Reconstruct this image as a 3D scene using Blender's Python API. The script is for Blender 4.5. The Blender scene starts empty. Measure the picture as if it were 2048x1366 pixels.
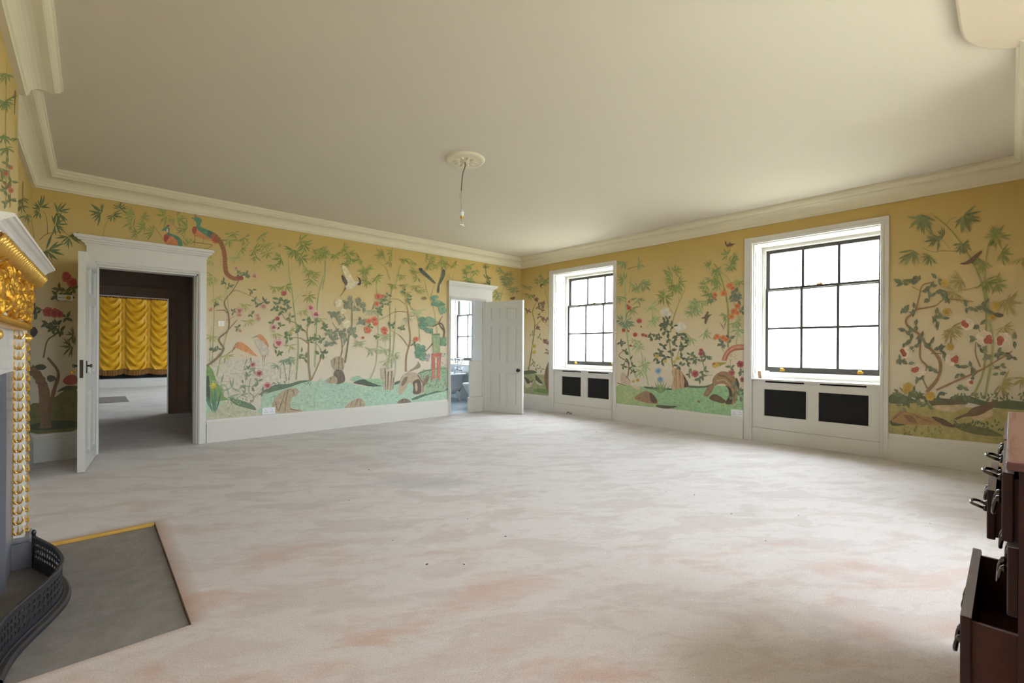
import bpy, math, random
from mathutils import Vector, Matrix

S = bpy.context.scene
COL = S.collection

# ---------------------------------------------------------------- camera, world, sun, exposure
H_EYE, FPX, YAW, PPY, ROLL = 1.12, 916.1, 0.8280, 697.0, 0.0051     # calibrated on the 2048 x 1366 frame
FW = Vector((math.cos(YAW), math.sin(YAW), 0)); RT = Vector((math.sin(YAW), -math.cos(YAW), 0)); UP = Vector((0, 0, 1))
_c, _s = math.cos(ROLL), math.sin(ROLL)
cam = bpy.data.cameras.new('camera'); camo = bpy.data.objects.new('camera', cam); COL.objects.link(camo)
cam.sensor_width = 36.0; cam.lens = 36.0 * FPX / 2048; cam.shift_y = (PPY - 683.0) / 2048; cam.clip_start = 0.02; cam.clip_end = 2000
r_, u_ = RT * _c + UP * _s, UP * _c - RT * _s
camo.matrix_world = Matrix(((r_.x, u_.x, -FW.x, 0), (r_.y, u_.y, -FW.y, 0), (r_.z, u_.z, -FW.z, H_EYE), (0, 0, 0, 1)))
S.camera = camo

SKY, SUN, EXPO = 15.0, 5.0, 1.47
world = bpy.data.worlds.new('sky'); S.world = world; world.use_nodes = True
bg = world.node_tree.nodes['Background']; bg.inputs[0].default_value = (0.76, 0.87, 1.0, 1); bg.inputs[1].default_value = SKY
# bright overcast: luminance (1 + 2 sin elevation) / 3 of the zenith, the standard overcast sky
_nt = world.node_tree; _tc = _nt.nodes.new('ShaderNodeTexCoord'); _sp = _nt.nodes.new('ShaderNodeSeparateXYZ'); _nt.links.new(_tc.outputs['Generated'], _sp.inputs[0])
_mr = _nt.nodes.new('ShaderNodeMapRange'); _nt.links.new(_sp.outputs[2], _mr.inputs[0]); _mr.inputs[1].default_value = 0; _mr.inputs[2].default_value = 1; _mr.inputs[3].default_value = SKY / 3; _mr.inputs[4].default_value = SKY
_nt.links.new(_mr.outputs[0], bg.inputs[1])
sun = bpy.data.lights.new('sun', 'SUN'); sun.energy = SUN; sun.angle = 0.01; sun.color = (1.0, 0.93, 0.80)
suno = bpy.data.objects.new('sun', sun); COL.objects.link(suno)
suno.rotation_euler = Vector((0.70, -0.25, -0.75)).to_track_quat('-Z', 'Y').to_euler()     # from behind the house
S.view_settings.view_transform = 'Standard'; S.view_settings.look = 'None'
S.view_settings.gamma = 1; S.view_settings.use_curve_mapping = False; S.view_settings.exposure = EXPO

# ---------------------------------------------------------------- pixel -> room position
def ray(x, y):
    u, v = x - 1024, y - PPY
    return FW + RT * ((u * _c + v * _s) / FPX) - UP * ((v * _c - u * _s) / FPX)
EYE = Vector((0, 0, H_EYE))
def on_y(x, y, Y): d = ray(x, y); return EYE + d * (Y / d.y)
def on_x(x, y, X): d = ray(x, y); return EYE + d * (X / d.x)
def on_z(x, y, z=0): d = ray(x, y); return EYE + d * ((z - H_EYE) / d.z)

# ---------------------------------------------------------------- materials
def lin(c):
    out = []
    for v in c[:3]:
        v = v / 255.0
        out.append(v / 12.92 if v <= 0.04045 else ((v + 0.055) / 1.055) ** 2.4)
    return tuple(out)
def mat(name, rgb=(200, 200, 200), rough=0.5, metal=0.0, noise=0.0, nscale=8.0, bump=0.0, bscale=60.0, coat=0.0, stretch=(1, 1, 1)):
    m = bpy.data.materials.new(name); m.use_nodes = True; nt = m.node_tree; b = nt.nodes['Principled BSDF']
    c = lin(rgb) + (1,)
    b.inputs['Base Color'].default_value = c; b.inputs['Roughness'].default_value = rough; b.inputs['Metallic'].default_value = metal
    b.inputs['Coat Weight'].default_value = coat
    tc = nt.nodes.new('ShaderNodeTexCoord'); mp = nt.nodes.new('ShaderNodeMapping'); nt.links.new(tc.outputs['Object'], mp.inputs[0])
    mp.inputs['Scale'].default_value = stretch
    if noise:
        n = nt.nodes.new('ShaderNodeTexNoise'); n.inputs['Scale'].default_value = nscale; n.inputs['Detail'].default_value = 5
        nt.links.new(mp.outputs[0], n.inputs['Vector'])
        mx = nt.nodes.new('ShaderNodeMix'); mx.data_type = 'RGBA'
        mx.inputs[6].default_value = tuple(v * (1 - noise) for v in c[:3]) + (1,); mx.inputs[7].default_value = tuple(min(1, v * (1 + noise)) for v in c[:3]) + (1,)
        nt.links.new(n.outputs['Fac'], mx.inputs[0]); nt.links.new(mx.outputs[2], b.inputs['Base Color'])
    if bump:
        n2 = nt.nodes.new('ShaderNodeTexNoise'); n2.inputs['Scale'].default_value = bscale; n2.inputs['Detail'].default_value = 4
        nt.links.new(mp.outputs[0], n2.inputs['Vector'])
        bp = nt.nodes.new('ShaderNodeBump'); bp.inputs['Strength'].default_value = bump; bp.inputs['Distance'].default_value = 0.01
        nt.links.new(n2.outputs['Fac'], bp.inputs['Height']); nt.links.new(bp.outputs[0], b.inputs['Normal'])
    return m
def ramp(nt, stops, fac):
    r = nt.nodes.new('ShaderNodeValToRGB'); e = r.color_ramp.elements
    while len(e) < len(stops): e.new(0.5)
    for k, (p, c) in enumerate(stops): e[k].position = p; e[k].color = (c if len(c) == 4 else tuple(c) + (1,))
    nt.links.new(fac, r.inputs[0]); return r
def tnoise(nt, vec, scale, detail=4, rough=0.5, dist=0.0):
    n = nt.nodes.new('ShaderNodeTexNoise'); n.inputs['Scale'].default_value = scale; n.inputs['Detail'].default_value = detail
    n.inputs['Roughness'].default_value = rough; n.inputs['Distortion'].default_value = dist
    nt.links.new(vec, n.inputs['Vector']); return n.outputs['Fac']
def mixc(nt, fac, a, b, mode='MIX'):
    mx = nt.nodes.new('ShaderNodeMix'); mx.data_type = 'RGBA'; mx.blend_type = mode
    for s, v in ((0, fac), (6, a), (7, b)):
        if isinstance(v, (float, int)): mx.inputs[s].default_value = v
        elif isinstance(v, tuple): mx.inputs[s].default_value = v if len(v) == 4 else v + (1,)
        else: nt.links.new(v, mx.inputs[s])
    return mx.outputs[2]

WHITE = mat('white_gloss_paint', (224, 220, 212), 0.38, noise=0.03, nscale=3, bump=0.04, bscale=40)
DOORW = mat('white_door_paint', (218, 216, 208), 0.28, noise=0.02, nscale=3)
PLASTER = mat('cornice_plaster_paint', (226, 216, 186), 0.7, noise=0.03, nscale=4)
CEIL = mat('ceiling_emulsion', (216, 206, 186), 0.85, noise=0.02, nscale=1.5, bump=0.05, bscale=90)
GOLD = mat('gilded_carving', (226, 168, 58), 0.28, 0.9, noise=0.25, nscale=30, bump=0.35, bscale=120)
GOLDP = mat('pale_gilding', (232, 186, 92), 0.3, 0.8, noise=0.2, nscale=40)
CREAMW = mat('chimneypiece_white', (232, 228, 220), 0.4, noise=0.04, nscale=8)
MARBLE = mat('grey_veined_marble', (132, 130, 136), 0.35, noise=0.6, nscale=9, stretch=(1, 1, .3))
MARBLE2 = mat('pale_marble', (214, 212, 208), 0.4, noise=0.06, nscale=6)
SOOT = mat('soot_black', (18, 18, 19), 0.9)
IRON = mat('burnished_steel', (78, 76, 82), 0.38, 0.75, noise=0.2, nscale=20)
STONE = mat('worn_grey_hearth_stone', (136, 130, 125), 0.75, noise=0.32, nscale=12, bump=0.25, bscale=40)
BRASS = mat('brass', (214, 166, 66), 0.3, 0.9)
EDGE_SHEEN = mat('drawer_edge_sheen', (150, 142, 150), 0.3, noise=0.15, nscale=30)  # pale bluish tone stands in for window light reflected on the drawer edges
PINE = mat('yellow_pine_strip', (214, 168, 72), 0.5, noise=0.1, nscale=20)
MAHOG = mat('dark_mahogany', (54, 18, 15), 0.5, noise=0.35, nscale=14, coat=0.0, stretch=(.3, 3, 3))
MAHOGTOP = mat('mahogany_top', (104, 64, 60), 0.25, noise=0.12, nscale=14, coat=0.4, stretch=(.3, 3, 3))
DRAWERW = mat('drawer_lining_wood', (78, 36, 22), 0.55, noise=0.25, nscale=14, stretch=(.3, 3, 3))
HANDLE = mat('dark_bronze_handle', (92, 86, 80), 0.22, 0.95)
GRILLE = mat('black_mesh_grille', (22, 22, 24), 0.8, bump=0.3, bscale=400)
SASH = mat('dark_sash_paint', (62, 58, 52), 0.45)
SOCKET = mat('socket_plastic', (240, 240, 242), 0.35)
DARKHOLE = mat('socket_hole', (40, 40, 42), 0.6)
SATIN = mat('yellow_satin', (222, 168, 24), 0.42, noise=0.08, nscale=6)
FRINGE = mat('gold_brown_fringe', (140, 96, 34), 0.7, noise=0.35, nscale=40, stretch=(1, 1, .1))
ENAMEL = mat('white_enamel', (235, 236, 236), 0.15)
CHROME = mat('chrome', (220, 222, 226), 0.08, 1.0)
BATHFLOOR = mat('bathroom_vinyl', (178, 188, 192), 0.35, noise=0.12, nscale=6)
COOLWHITE = mat('bathroom_paint', (224, 228, 230), 0.5)
LAWN = mat('sunlit_lawn', (146, 142, 124), 0.9, noise=0.15, nscale=0.3)
HEDGE = mat('hedge_leaves', (120, 132, 70), 0.9, noise=0.3, nscale=2)
BOXW = mat('white_cardboard', (238, 238, 240), 0.5); BOXB = mat('tan_cardboard', (176, 136, 96), 0.7)
CORDM = mat('brown_flex', (92, 82, 52), 0.6); CLEARM = mat('clear_flex', (188, 180, 160), 0.4)
BLACKK = mat('black_knob', (20, 20, 22), 0.25)
CRUMB = mat('dark_crumb', (60, 48, 40), 0.9)

def glass_mat(name, tint=(1, 1, 1), gl=0.06):
    m = bpy.data.materials.new(name); m.use_nodes = True; nt = m.node_tree; nt.nodes.clear()
    o = nt.nodes.new('ShaderNodeOutputMaterial'); t = nt.nodes.new('ShaderNodeBsdfTransparent'); g = nt.nodes.new('ShaderNodeBsdfGlossy')
    t.inputs[0].default_value = tint + (1,); g.inputs['Roughness'].default_value = 0.02
    mx = nt.nodes.new('ShaderNodeMixShader'); mx.inputs[0].default_value = gl
    nt.links.new(t.outputs[0], mx.inputs[1]); nt.links.new(g.outputs[0], mx.inputs[2]); nt.links.new(mx.outputs[0], o.inputs[0]); return m
GLASS = glass_mat('window_glass'); BULBG = glass_mat('bulb_glass', (.97, .97, .95), 0.25)

def wallpaper_mat():
    m = bpy.data.materials.new('chinoiserie_wallpaper_ground'); m.use_nodes = True; nt = m.node_tree; b = nt.nodes['Principled BSDF']
    b.inputs['Roughness'].default_value = 0.6
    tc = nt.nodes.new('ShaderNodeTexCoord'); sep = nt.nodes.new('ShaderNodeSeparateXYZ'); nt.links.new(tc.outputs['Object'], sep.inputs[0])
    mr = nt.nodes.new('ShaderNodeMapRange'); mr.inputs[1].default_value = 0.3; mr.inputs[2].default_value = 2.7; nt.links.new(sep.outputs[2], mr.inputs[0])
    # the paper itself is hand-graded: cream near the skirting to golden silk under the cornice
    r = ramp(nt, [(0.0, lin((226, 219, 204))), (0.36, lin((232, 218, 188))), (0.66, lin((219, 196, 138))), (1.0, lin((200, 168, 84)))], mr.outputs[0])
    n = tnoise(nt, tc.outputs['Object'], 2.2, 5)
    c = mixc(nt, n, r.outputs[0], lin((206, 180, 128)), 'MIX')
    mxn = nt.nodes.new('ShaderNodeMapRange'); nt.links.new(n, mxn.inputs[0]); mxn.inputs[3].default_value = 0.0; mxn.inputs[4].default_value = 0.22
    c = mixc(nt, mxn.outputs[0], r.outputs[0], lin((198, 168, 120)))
    nt.links.new(c, b.inputs['Base Color'])
    bp = nt.nodes.new('ShaderNodeBump'); bp.inputs['Strength'].default_value = 0.06; bp.inputs['Distance'].default_value = 0.003
    nt.links.new(tnoise(nt, tc.outputs['Object'], 160, 3), bp.inputs['Height']); nt.links.new(bp.outputs[0], b.inputs['Normal'])
    return m
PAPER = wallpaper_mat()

HXC = 0.302
def carpet_mat():
    m = bpy.data.materials.new('cream_cut_pile_carpet'); m.use_nodes = True; nt = m.node_tree; b = nt.nodes['Principled BSDF']
    b.inputs['Roughness'].default_value = 0.95; b.inputs['Sheen Weight'].default_value = 0.25
    tc = nt.nodes.new('ShaderNodeTexCoord'); P = tc.outputs['Object']
    mp = nt.nodes.new('ShaderNodeMapping'); nt.links.new(P, mp.inputs[0]); mp.vector_type = 'TEXTURE'; mp.inputs['Rotation'].default_value = (0, 0, -0.62); mp.inputs['Scale'].default_value = (1.9, 0.8, 1)
    V = mp.outputs[0]
    base = mixc(nt, tnoise(nt, P, 0.5, 3), lin((210, 199, 190)), lin((198, 193, 190)))
    # brushed pile patches and foot tracks
    st = ramp(nt, [(0.50, (0, 0, 0)), (0.57, (1, 1, 1))], tnoise(nt, V, 3.6, 6, 0.6, 0.5))
    c = mixc(nt, st.outputs[0], base, lin((178, 162, 152)))
    mxs = mixc(nt, 0.42, base, c)
    s2_ = ramp(nt, [(0.53, (0, 0, 0)), (0.60, (1, 1, 1))], tnoise(nt, V, 11, 6, 0.65, 0.8)); k2_ = nt.nodes.new('ShaderNodeMath'); k2_.operation = 'MULTIPLY'; nt.links.new(s2_.outputs[0], k2_.inputs[0]); k2_.inputs[1].default_value = 0.30
    mxs = mixc(nt, k2_.outputs[0], mxs, lin((176, 160, 150)))
    s3_ = ramp(nt, [(0.60, (0, 0, 0)), (0.68, (1, 1, 1))], tnoise(nt, V, 7, 6, 0.65, 1.0)); k3_ = nt.nodes.new('ShaderNodeMath'); k3_.operation = 'MULTIPLY'; nt.links.new(s3_.outputs[0], k3_.inputs[0]); k3_.inputs[1].default_value = 0.35
    mxs = mixc(nt, k3_.outputs[0], mxs, lin((222, 216, 211)))
    # rusty tan traffic marks, mostly near the chimneypiece and the chest
    sep = nt.nodes.new('ShaderNodeSeparateXYZ'); nt.links.new(P, sep.inputs[0])
    near = nt.nodes.new('ShaderNodeMath'); near.operation = 'ADD'; nt.links.new(sep.outputs[0], near.inputs[0]); nt.links.new(sep.outputs[1], near.inputs[1])
    nr = nt.nodes.new('ShaderNodeMapRange'); nt.links.new(near.outputs[0], nr.inputs[0]); nr.inputs[1].default_value = 1.6; nr.inputs[2].default_value = 5.2; nr.inputs[3].default_value = 1; nr.inputs[4].default_value = 0
    tn = ramp(nt, [(0.53, (0, 0, 0)), (0.66, (1, 1, 1))], tnoise(nt, V, 3.0, 5, 0.6, 0.5))
    mm = nt.nodes.new('ShaderNodeMath'); mm.operation = 'MULTIPLY'; nt.links.new(tn.outputs[0], mm.inputs[0]); nt.links.new(nr.outputs[0], mm.inputs[1])
    m2 = nt.nodes.new('ShaderNodeMath'); m2.operation = 'MULTIPLY'; nt.links.new(mm.outputs[0], m2.inputs[0]); m2.inputs[1].default_value = 1.0
    c = mixc(nt, m2.outputs[0], mxs, lin((186, 146, 120)))
    peach = nt.nodes.new('ShaderNodeMath'); peach.operation = 'MULTIPLY'; nt.links.new(nr.outputs[0], peach.inputs[0]); peach.inputs[1].default_value = 0.35
    c = mixc(nt, peach.outputs[0], c, lin((214, 182, 164)))
    # grey soiling: one large worn oval in the middle of the room, small marks along the far wall
    def spot(x, y, rx, ry, soft):
        mpp = nt.nodes.new('ShaderNodeMapping'); mpp.vector_type = 'TEXTURE'; nt.links.new(P, mpp.inputs[0])
        mpp.inputs['Location'].default_value = (x, y, 0); mpp.inputs['Scale'].default_value = (rx, ry, 1); mpp.inputs['Rotation'].default_value = (0, 0, -0.72)
        ln = nt.nodes.new('ShaderNodeVectorMath'); ln.operation = 'LENGTH'; nt.links.new(mpp.outputs[0], ln.inputs[0])
        ad = nt.nodes.new('ShaderNodeMath'); ad.operation = 'MULTIPLY_ADD'; nt.links.new(tnoise(nt, P, 9, 5, 0.6), ad.inputs[0]); ad.inputs[1].default_value = 1.2; nt.links.new(ln.outputs['Value'], ad.inputs[2])
        r = ramp(nt, [(0.30, (1, 1, 1)), (0.30 + soft, (0, 0, 0))], ad.outputs[0])
        sc = nt.nodes.new('ShaderNodeMath'); sc.operation = 'SUBTRACT'; nt.links.new(ad.outputs[0], sc.inputs[0]); sc.inputs[1].default_value = 0.6
        nt.links.new(sc.outputs[0], r.inputs[0]); return r.outputs[0]
    for (x, y, rx, ry, k) in ((2.03, 3.33, .62, .30, .55), (1.95, 4.4, .7, .5, .28), (2.6, 5.4, .9, .5, .25)):
        f = spot(x, y, rx, ry, 0.55); mk = nt.nodes.new('ShaderNodeMath'); mk.operation = 'MULTIPLY'; nt.links.new(f, mk.inputs[0]); mk.inputs[1].default_value = k
        c = mixc(nt, mk.outputs[0], c, lin((166, 158, 152)))
    ex_ = nt.nodes.new('ShaderNodeMapRange'); nt.links.new(sep.outputs[0], ex_.inputs[0]); ex_.inputs[1].default_value = HXC + .075; ex_.inputs[2].default_value = HXC; ex_.inputs[3].default_value = 0; ex_.inputs[4].default_value = .75
    ey_ = nt.nodes.new('ShaderNodeMapRange'); nt.links.new(sep.outputs[1], ey_.inputs[0]); ey_.inputs[1].default_value = 2.20; ey_.inputs[2].default_value = 2.26
    ez_ = nt.nodes.new('ShaderNodeMapRange'); nt.links.new(sep.outputs[1], ez_.inputs[0]); ez_.inputs[1].default_value = 3.76; ez_.inputs[2].default_value = 3.69
    e1 = nt.nodes.new('ShaderNodeMath'); e1.operation = 'MULTIPLY'; nt.links.new(ex_.outputs[0], e1.inputs[0]); nt.links.new(ey_.outputs[0], e1.inputs[1])
    e2 = nt.nodes.new('ShaderNodeMath'); e2.operation = 'MULTIPLY'; nt.links.new(e1.outputs[0], e2.inputs[0]); nt.links.new(ez_.outputs[0], e2.inputs[1])
    c = mixc(nt, e2.outputs[0], c, lin((158, 112, 74)))          # rusty dirt line along the cut carpet edge
    dk = ramp(nt, [(0.70, (0, 0, 0)), (0.76, (1, 1, 1))], tnoise(nt, V, 3.0, 8, 0.7, 0.5))
    dm = nt.nodes.new('ShaderNodeMath'); dm.operation = 'MULTIPLY'; nt.links.new(dk.outputs[0], dm.inputs[0]); dm.inputs[1].default_value = 0.5
    c = mixc(nt, dm.outputs[0], c, lin((128, 116, 106)))
    fine = tnoise(nt, P, 170, 4, 0.7)
    fr = nt.nodes.new('ShaderNodeMapRange'); nt.links.new(fine, fr.inputs[0]); fr.inputs[3].default_value = 0.82; fr.inputs[4].default_value = 1.18; fr.inputs[1].default_value = .3; fr.inputs[2].default_value = .7
    vm = nt.nodes.new('ShaderNodeVectorMath'); vm.operation = 'SCALE'; nt.links.new(c, vm.inputs[0]); nt.links.new(fr.outputs[0], vm.inputs['Scale'])
    nt.links.new(vm.outputs[0], b.inputs['Base Color'])
    hh = nt.nodes.new('ShaderNodeMath'); hh.operation = 'MULTIPLY_ADD'; nt.links.new(tnoise(nt, V, 4.0, 6, 0.6, 0.6), hh.inputs[0]); hh.inputs[1].default_value = 2.6; nt.links.new(fine, hh.inputs[2])
    bp = nt.nodes.new('ShaderNodeBump'); bp.inputs['Strength'].default_value = 0.4; bp.inputs['Distance'].default_value = 0.008
    nt.links.new(hh.outputs[0], bp.inputs['Height']); nt.links.new(bp.outputs[0], b.inputs['Normal'])
    return m
CARPET = carpet_mat()

# ---------------------------------------------------------------- mesh helpers
def wloc(o):
    v = Vector((0, 0, 0))
    while o: v += o.location; o = o.parent
    return v
class MB:
    def __init__(s): s.v = []; s.f = []; s.mi = []; s.col = []
    def add(s, vs, fs, mi=0, col=None):
        n = len(s.v); s.v += [tuple(p) for p in vs]
        for f in fs: s.f.append([n + i for i in f]); s.mi.append(mi); s.col.append(col)
        return s
    def box(s, x0, x1, y0, y1, z0, z1, mi=0, T=None):
        vs = [(x, y, z) for z in (z0, z1) for y in (y0, y1) for x in (x0, x1)]
        if T: vs = [T(*p) for p in vs]
        return s.add(vs, [(0, 2, 3, 1), (4, 5, 7, 6), (0, 1, 5, 4), (2, 6, 7, 3), (0, 4, 6, 2), (1, 3, 7, 5)], mi)
    def tube(s, pts, r, n=8, mi=0, cap=True):
        pts = [Vector(p) for p in pts]; rs = r if isinstance(r, (list, tuple)) else [r] * len(pts)
        vs = []; up = None
        for i, p in enumerate(pts):
            t = (pts[min(i + 1, len(pts) - 1)] - pts[max(i - 1, 0)]).normalized()
            if up is None: up = Vector((0, 0, 1)) if abs(t.z) < .9 else Vector((1, 0, 0))
            a = t.cross(up).normalized(); b = a.cross(t).normalized(); up = b
            vs += [p + (a * math.cos(k * 2 * math.pi / n) + b * math.sin(k * 2 * math.pi / n)) * rs[i] for k in range(n)]
        fs = [(i * n + k, i * n + (k + 1) % n, (i + 1) * n + (k + 1) % n, (i + 1) * n + k) for i in range(len(pts) - 1) for k in range(n)]
        if cap: fs += [tuple(range(n))[::-1], tuple((len(pts) - 1) * n + k for k in range(n))]
        return s.add(vs, fs, mi)
    def lathe(s, prof, c, n=20, mi=0, ax='z', sx=1, sy=1):
        vs = []
        for r, z in prof:
            for k in range(n):
                a = 2 * math.pi * k / n; p = (r * math.cos(a) * sx, r * math.sin(a) * sy, z)
                if ax == 'x': p = (z, p[0], p[1])
                if ax == 'y': p = (p[0], z, p[1])
                vs.append((c[0] + p[0], c[1] + p[1], c[2] + p[2]))
        m = len(prof)
        fs = [(i * n + k, i * n + (k + 1) % n, (i + 1) * n + (k + 1) % n, (i + 1) * n + k) for i in range(m - 1) for k in range(n)]
        return s.add(vs, fs, mi)
    def ell(s, c, r, n=8, m=5, R=None, mi=0):
        vs = []
        for i in range(m + 1):
            t = math.pi * i / m
            for k in range(n):
                a = 2 * math.pi * k / n
                p = Vector((r[0] * math.sin(t) * math.cos(a), r[1] * math.sin(t) * math.sin(a), r[2] * math.cos(t)))
                if R: p = R @ p
                vs.append(Vector(c) + p)
        fs = [(i * n + k, (i + 1) * n + k, (i + 1) * n + (k + 1) % n, i * n + (k + 1) % n) for i in range(m) for k in range(n)]
        return s.add(vs, fs, mi)
    def prism(s, poly, ex, mi=0):                    # closed 3-D polygon extruded by vector ex
        n = len(poly); ex = Vector(ex); a = [Vector(p) for p in poly]
        return s.add(a + [p + ex for p in a], [tuple(range(n))[::-1], tuple(range(n, 2 * n))] + [(i, (i + 1) % n, n + (i + 1) % n, n + i) for i in range(n)], mi)
    def sweep(s, path, prof, closed=False, mi=0, side=1):     # prof: (offset into room, z); path: plan polyline, room on the left
        n = len(path); m = len(prof); vs = []
        for i in range(n):
            p = Vector(path[i]).to_2d()
            pr = Vector(path[i - 1]).to_2d() if (i > 0 or closed) else None
            nx = Vector(path[(i + 1) % n]).to_2d() if (i < n - 1 or closed) else None
            d1 = (p - pr).normalized() if pr is not None else (nx - p).normalized()
            d2 = (nx - p).normalized() if nx is not None else d1
            n1 = Vector((-d1.y, d1.x)) * side; n2 = Vector((-d2.y, d2.x)) * side
            b = (n1 + n2); b = b / max(1e-6, (1 + n1.dot(n2)))
            vs += [(p.x + b.x * e, p.y + b.y * e, z) for e, z in prof]
        fs = []
        for i in range(n if closed else n - 1):
            j = (i + 1) % n
            fs += [(i * m + k, j * m + k, j * m + k + 1, i * m + k + 1) for k in range(m - 1)]
        if not closed: fs += [tuple(range(m)), tuple((n - 1) * m + k for k in range(m))[::-1]]
        return s.add(vs, fs, mi)
    def build(s, name, mats, parent=None, smooth=False, bevel=0.0):
        o0 = wloc(parent) if parent else Vector((0, 0, 0))
        me = bpy.data.meshes.new(name); me.from_pydata([tuple(Vector(p) - o0) for p in s.v], [], s.f)
        for m in (mats if isinstance(mats, (list, tuple)) else [mats]): me.materials.append(m)
        me.polygons.foreach_set('material_index', s.mi)
        if smooth: me.polygons.foreach_set('use_smooth', [True] * len(me.polygons))
        if any(c is not None for c in s.col):
            ca = me.color_attributes.new('Col', 'FLOAT_COLOR', 'CORNER'); buf = []
            for p, c in zip(me.polygons, s.col): buf += list((c or (1, 1, 1)) + (1.0,)) * p.loop_total
            ca.data.foreach_set('color', buf)
        me.update(); o = bpy.data.objects.new(name, me); COL.objects.link(o)
        if parent: o.parent = parent
        if bevel:
            bv = o.modifiers.new('edge', 'BEVEL'); bv.width = bevel; bv.segments = 2; bv.limit_method = 'ANGLE'
        return o
def one(name, mats, parent, fn, **k):
    m = MB(); fn(m); return m.build(name, mats, parent, **k)
def bx(name, mt, parent, x0, x1, y0, y1, z0, z1, bevel=0.0, T=None):
    return MB().box(x0, x1, y0, y1, z0, z1, 0, T).build(name, mt, parent, bevel=bevel)
def tag(o, label=None, cat=None, group=None, kind=None):
    if label: o['label'] = label
    if cat: o['category'] = cat
    if group: o['group'] = group
    if kind: o['kind'] = kind
    return o
def struct(o, label=None): return tag(o, label, None, None, 'structure')
def empty(name, loc):
    o = bpy.data.objects.new(name, None); o.location = loc; o.empty_display_size = 0.1; COL.objects.link(o); return o
def thing(name, label, cat, loc, group=None): return tag(empty(name, loc), label, cat, group)

# ---------------------------------------------------------------- room shell
XL, XB, XW, YF, YN, YR, HC = -0.43, -0.328, 6.058, 6.348, -0.20, -0.75, 2.815
BY0, BY1 = 1.87, 4.03                       # chimney breast
NX = 3.80                                   # recess behind the camera ends here
def wall(name, T, a0, a1, z0, z1, th, ops, mats, label):
    """panel in (a, n, z): face at n = 0 towards the room, thickness th behind it"""
    A = sorted({a0, a1, *[v for o in ops for v in o[:2]]}); Z = sorted({z0, z1, *[v for o in ops for v in o[2:]]})
    def solid(i, j):
        if i < 0 or j < 0 or i >= len(A) - 1 or j >= len(Z) - 1: return False
        ca, cz = (A[i] + A[i + 1]) / 2, (Z[j] + Z[j + 1]) / 2
        return not any(o[0] < ca < o[1] and o[2] < cz < o[3] for o in ops)
    m = MB()
    for i in range(len(A) - 1):
        for j in range(len(Z) - 1):
            if not solid(i, j): continue
            l, r, b, t = A[i], A[i + 1], Z[j], Z[j + 1]
            q = lambda *ps: [T(*p) for p in ps]
            m.add(q((l, 0, b), (r, 0, b), (r, 0, t), (l, 0, t)), [(0, 1, 2, 3)], 0)
            m.add(q((l, th, b), (l, th, t), (r, th, t), (r, th, b)), [(0, 1, 2, 3)], 1)
            if not solid(i - 1, j): m.add(q((l, 0, b), (l, 0, t), (l, th, t), (l, th, b)), [(0, 1, 2, 3)], 1)
            if not solid(i + 1, j): m.add(q((r, 0, b), (r, th, b), (r, th, t), (r, 0, t)), [(0, 1, 2, 3)], 1)
            if not solid(i, j - 1): m.add(q((l, 0, b), (l, th, b), (r, th, b), (r, 0, b)), [(0, 1, 2, 3)], 1)
            if not solid(i, j + 1): m.add(q((l, 0, t), (r, 0, t), (r, th, t), (l, th, t)), [(0, 1, 2, 3)], 1)
    return struct(m.build(name, mats), label)
D1 = (0.03, 0.905, 0.0, 1.955); D2 = (4.42, 5.155, 0.0, 1.955)
W1C, W2C, WW = 4.862, 1.546, 1.262          # window centres along the wall, clear width
WZ0, WZ1 = 0.0, 2.437
TF = lambda a, n, z: (a, YF + n, z)
TW = lambda a, n, z: (XW + n, a, z)
TN = lambda a, n, z: (a, YR - n, z)
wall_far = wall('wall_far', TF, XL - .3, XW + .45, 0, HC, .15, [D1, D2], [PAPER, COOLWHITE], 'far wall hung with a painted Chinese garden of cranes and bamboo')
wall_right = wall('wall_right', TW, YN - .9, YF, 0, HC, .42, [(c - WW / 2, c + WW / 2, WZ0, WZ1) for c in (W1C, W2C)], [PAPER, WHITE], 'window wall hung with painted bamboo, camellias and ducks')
m = MB(); P = [(XL, YF), (XL, BY1), (XB, BY1), (XB, BY0), (XL, BY0), (XL, YR)]
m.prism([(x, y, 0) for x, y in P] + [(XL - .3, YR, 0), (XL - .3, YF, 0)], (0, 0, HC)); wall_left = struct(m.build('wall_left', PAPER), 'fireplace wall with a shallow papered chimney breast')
NWC, NWD = 3.05, 1.55
wall_near = wall('wall_near', TN, XL - .3, NX + .42, 0, HC, .42, [(c - .6, c + .6, .743, WZ1) for c in (NWC, NWD)], [PAPER, WHITE], 'papered wall behind the chest of drawers')
wn2 = bx('wall_near_pier', PAPER, None, NX, XW, YR, YN, 0, HC); struct(wn2, 'papered pier beside the recess')
struct(bx('ceiling', CEIL, None, XL - .3, XW + .45, YR - .45, YF + .14, HC, HC + .25), 'plain off-white ceiling')
# recessed soffit with a rounded plan corner over the recess
pl = [(XL, YR + .002), (NX, YR + .002), (NX, -0.02)]
pl[1:] = [(3.735, YR + .002), (3.735, -.10)]
for x, y in ((3.722, -.03), (3.70, .01), (3.66, .055), (3.60, .10), (3.54, .135), (3.47, .162), (3.40, .178), (3.30, .186), (3.0, .186)): pl.append((x, y))
pl += [(XL, 0.186)]
m = MB(); m.prism([(x, y, 2.772) for x, y in pl], (0, 0, HC - 2.772)); SOFF = mat('soffit_emulsion', (204, 188, 164), 0.85); sf = struct(m.build('trim_soffit', SOFF, bevel=0.012), 'lowered plaster soffit with a rounded corner')
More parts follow.
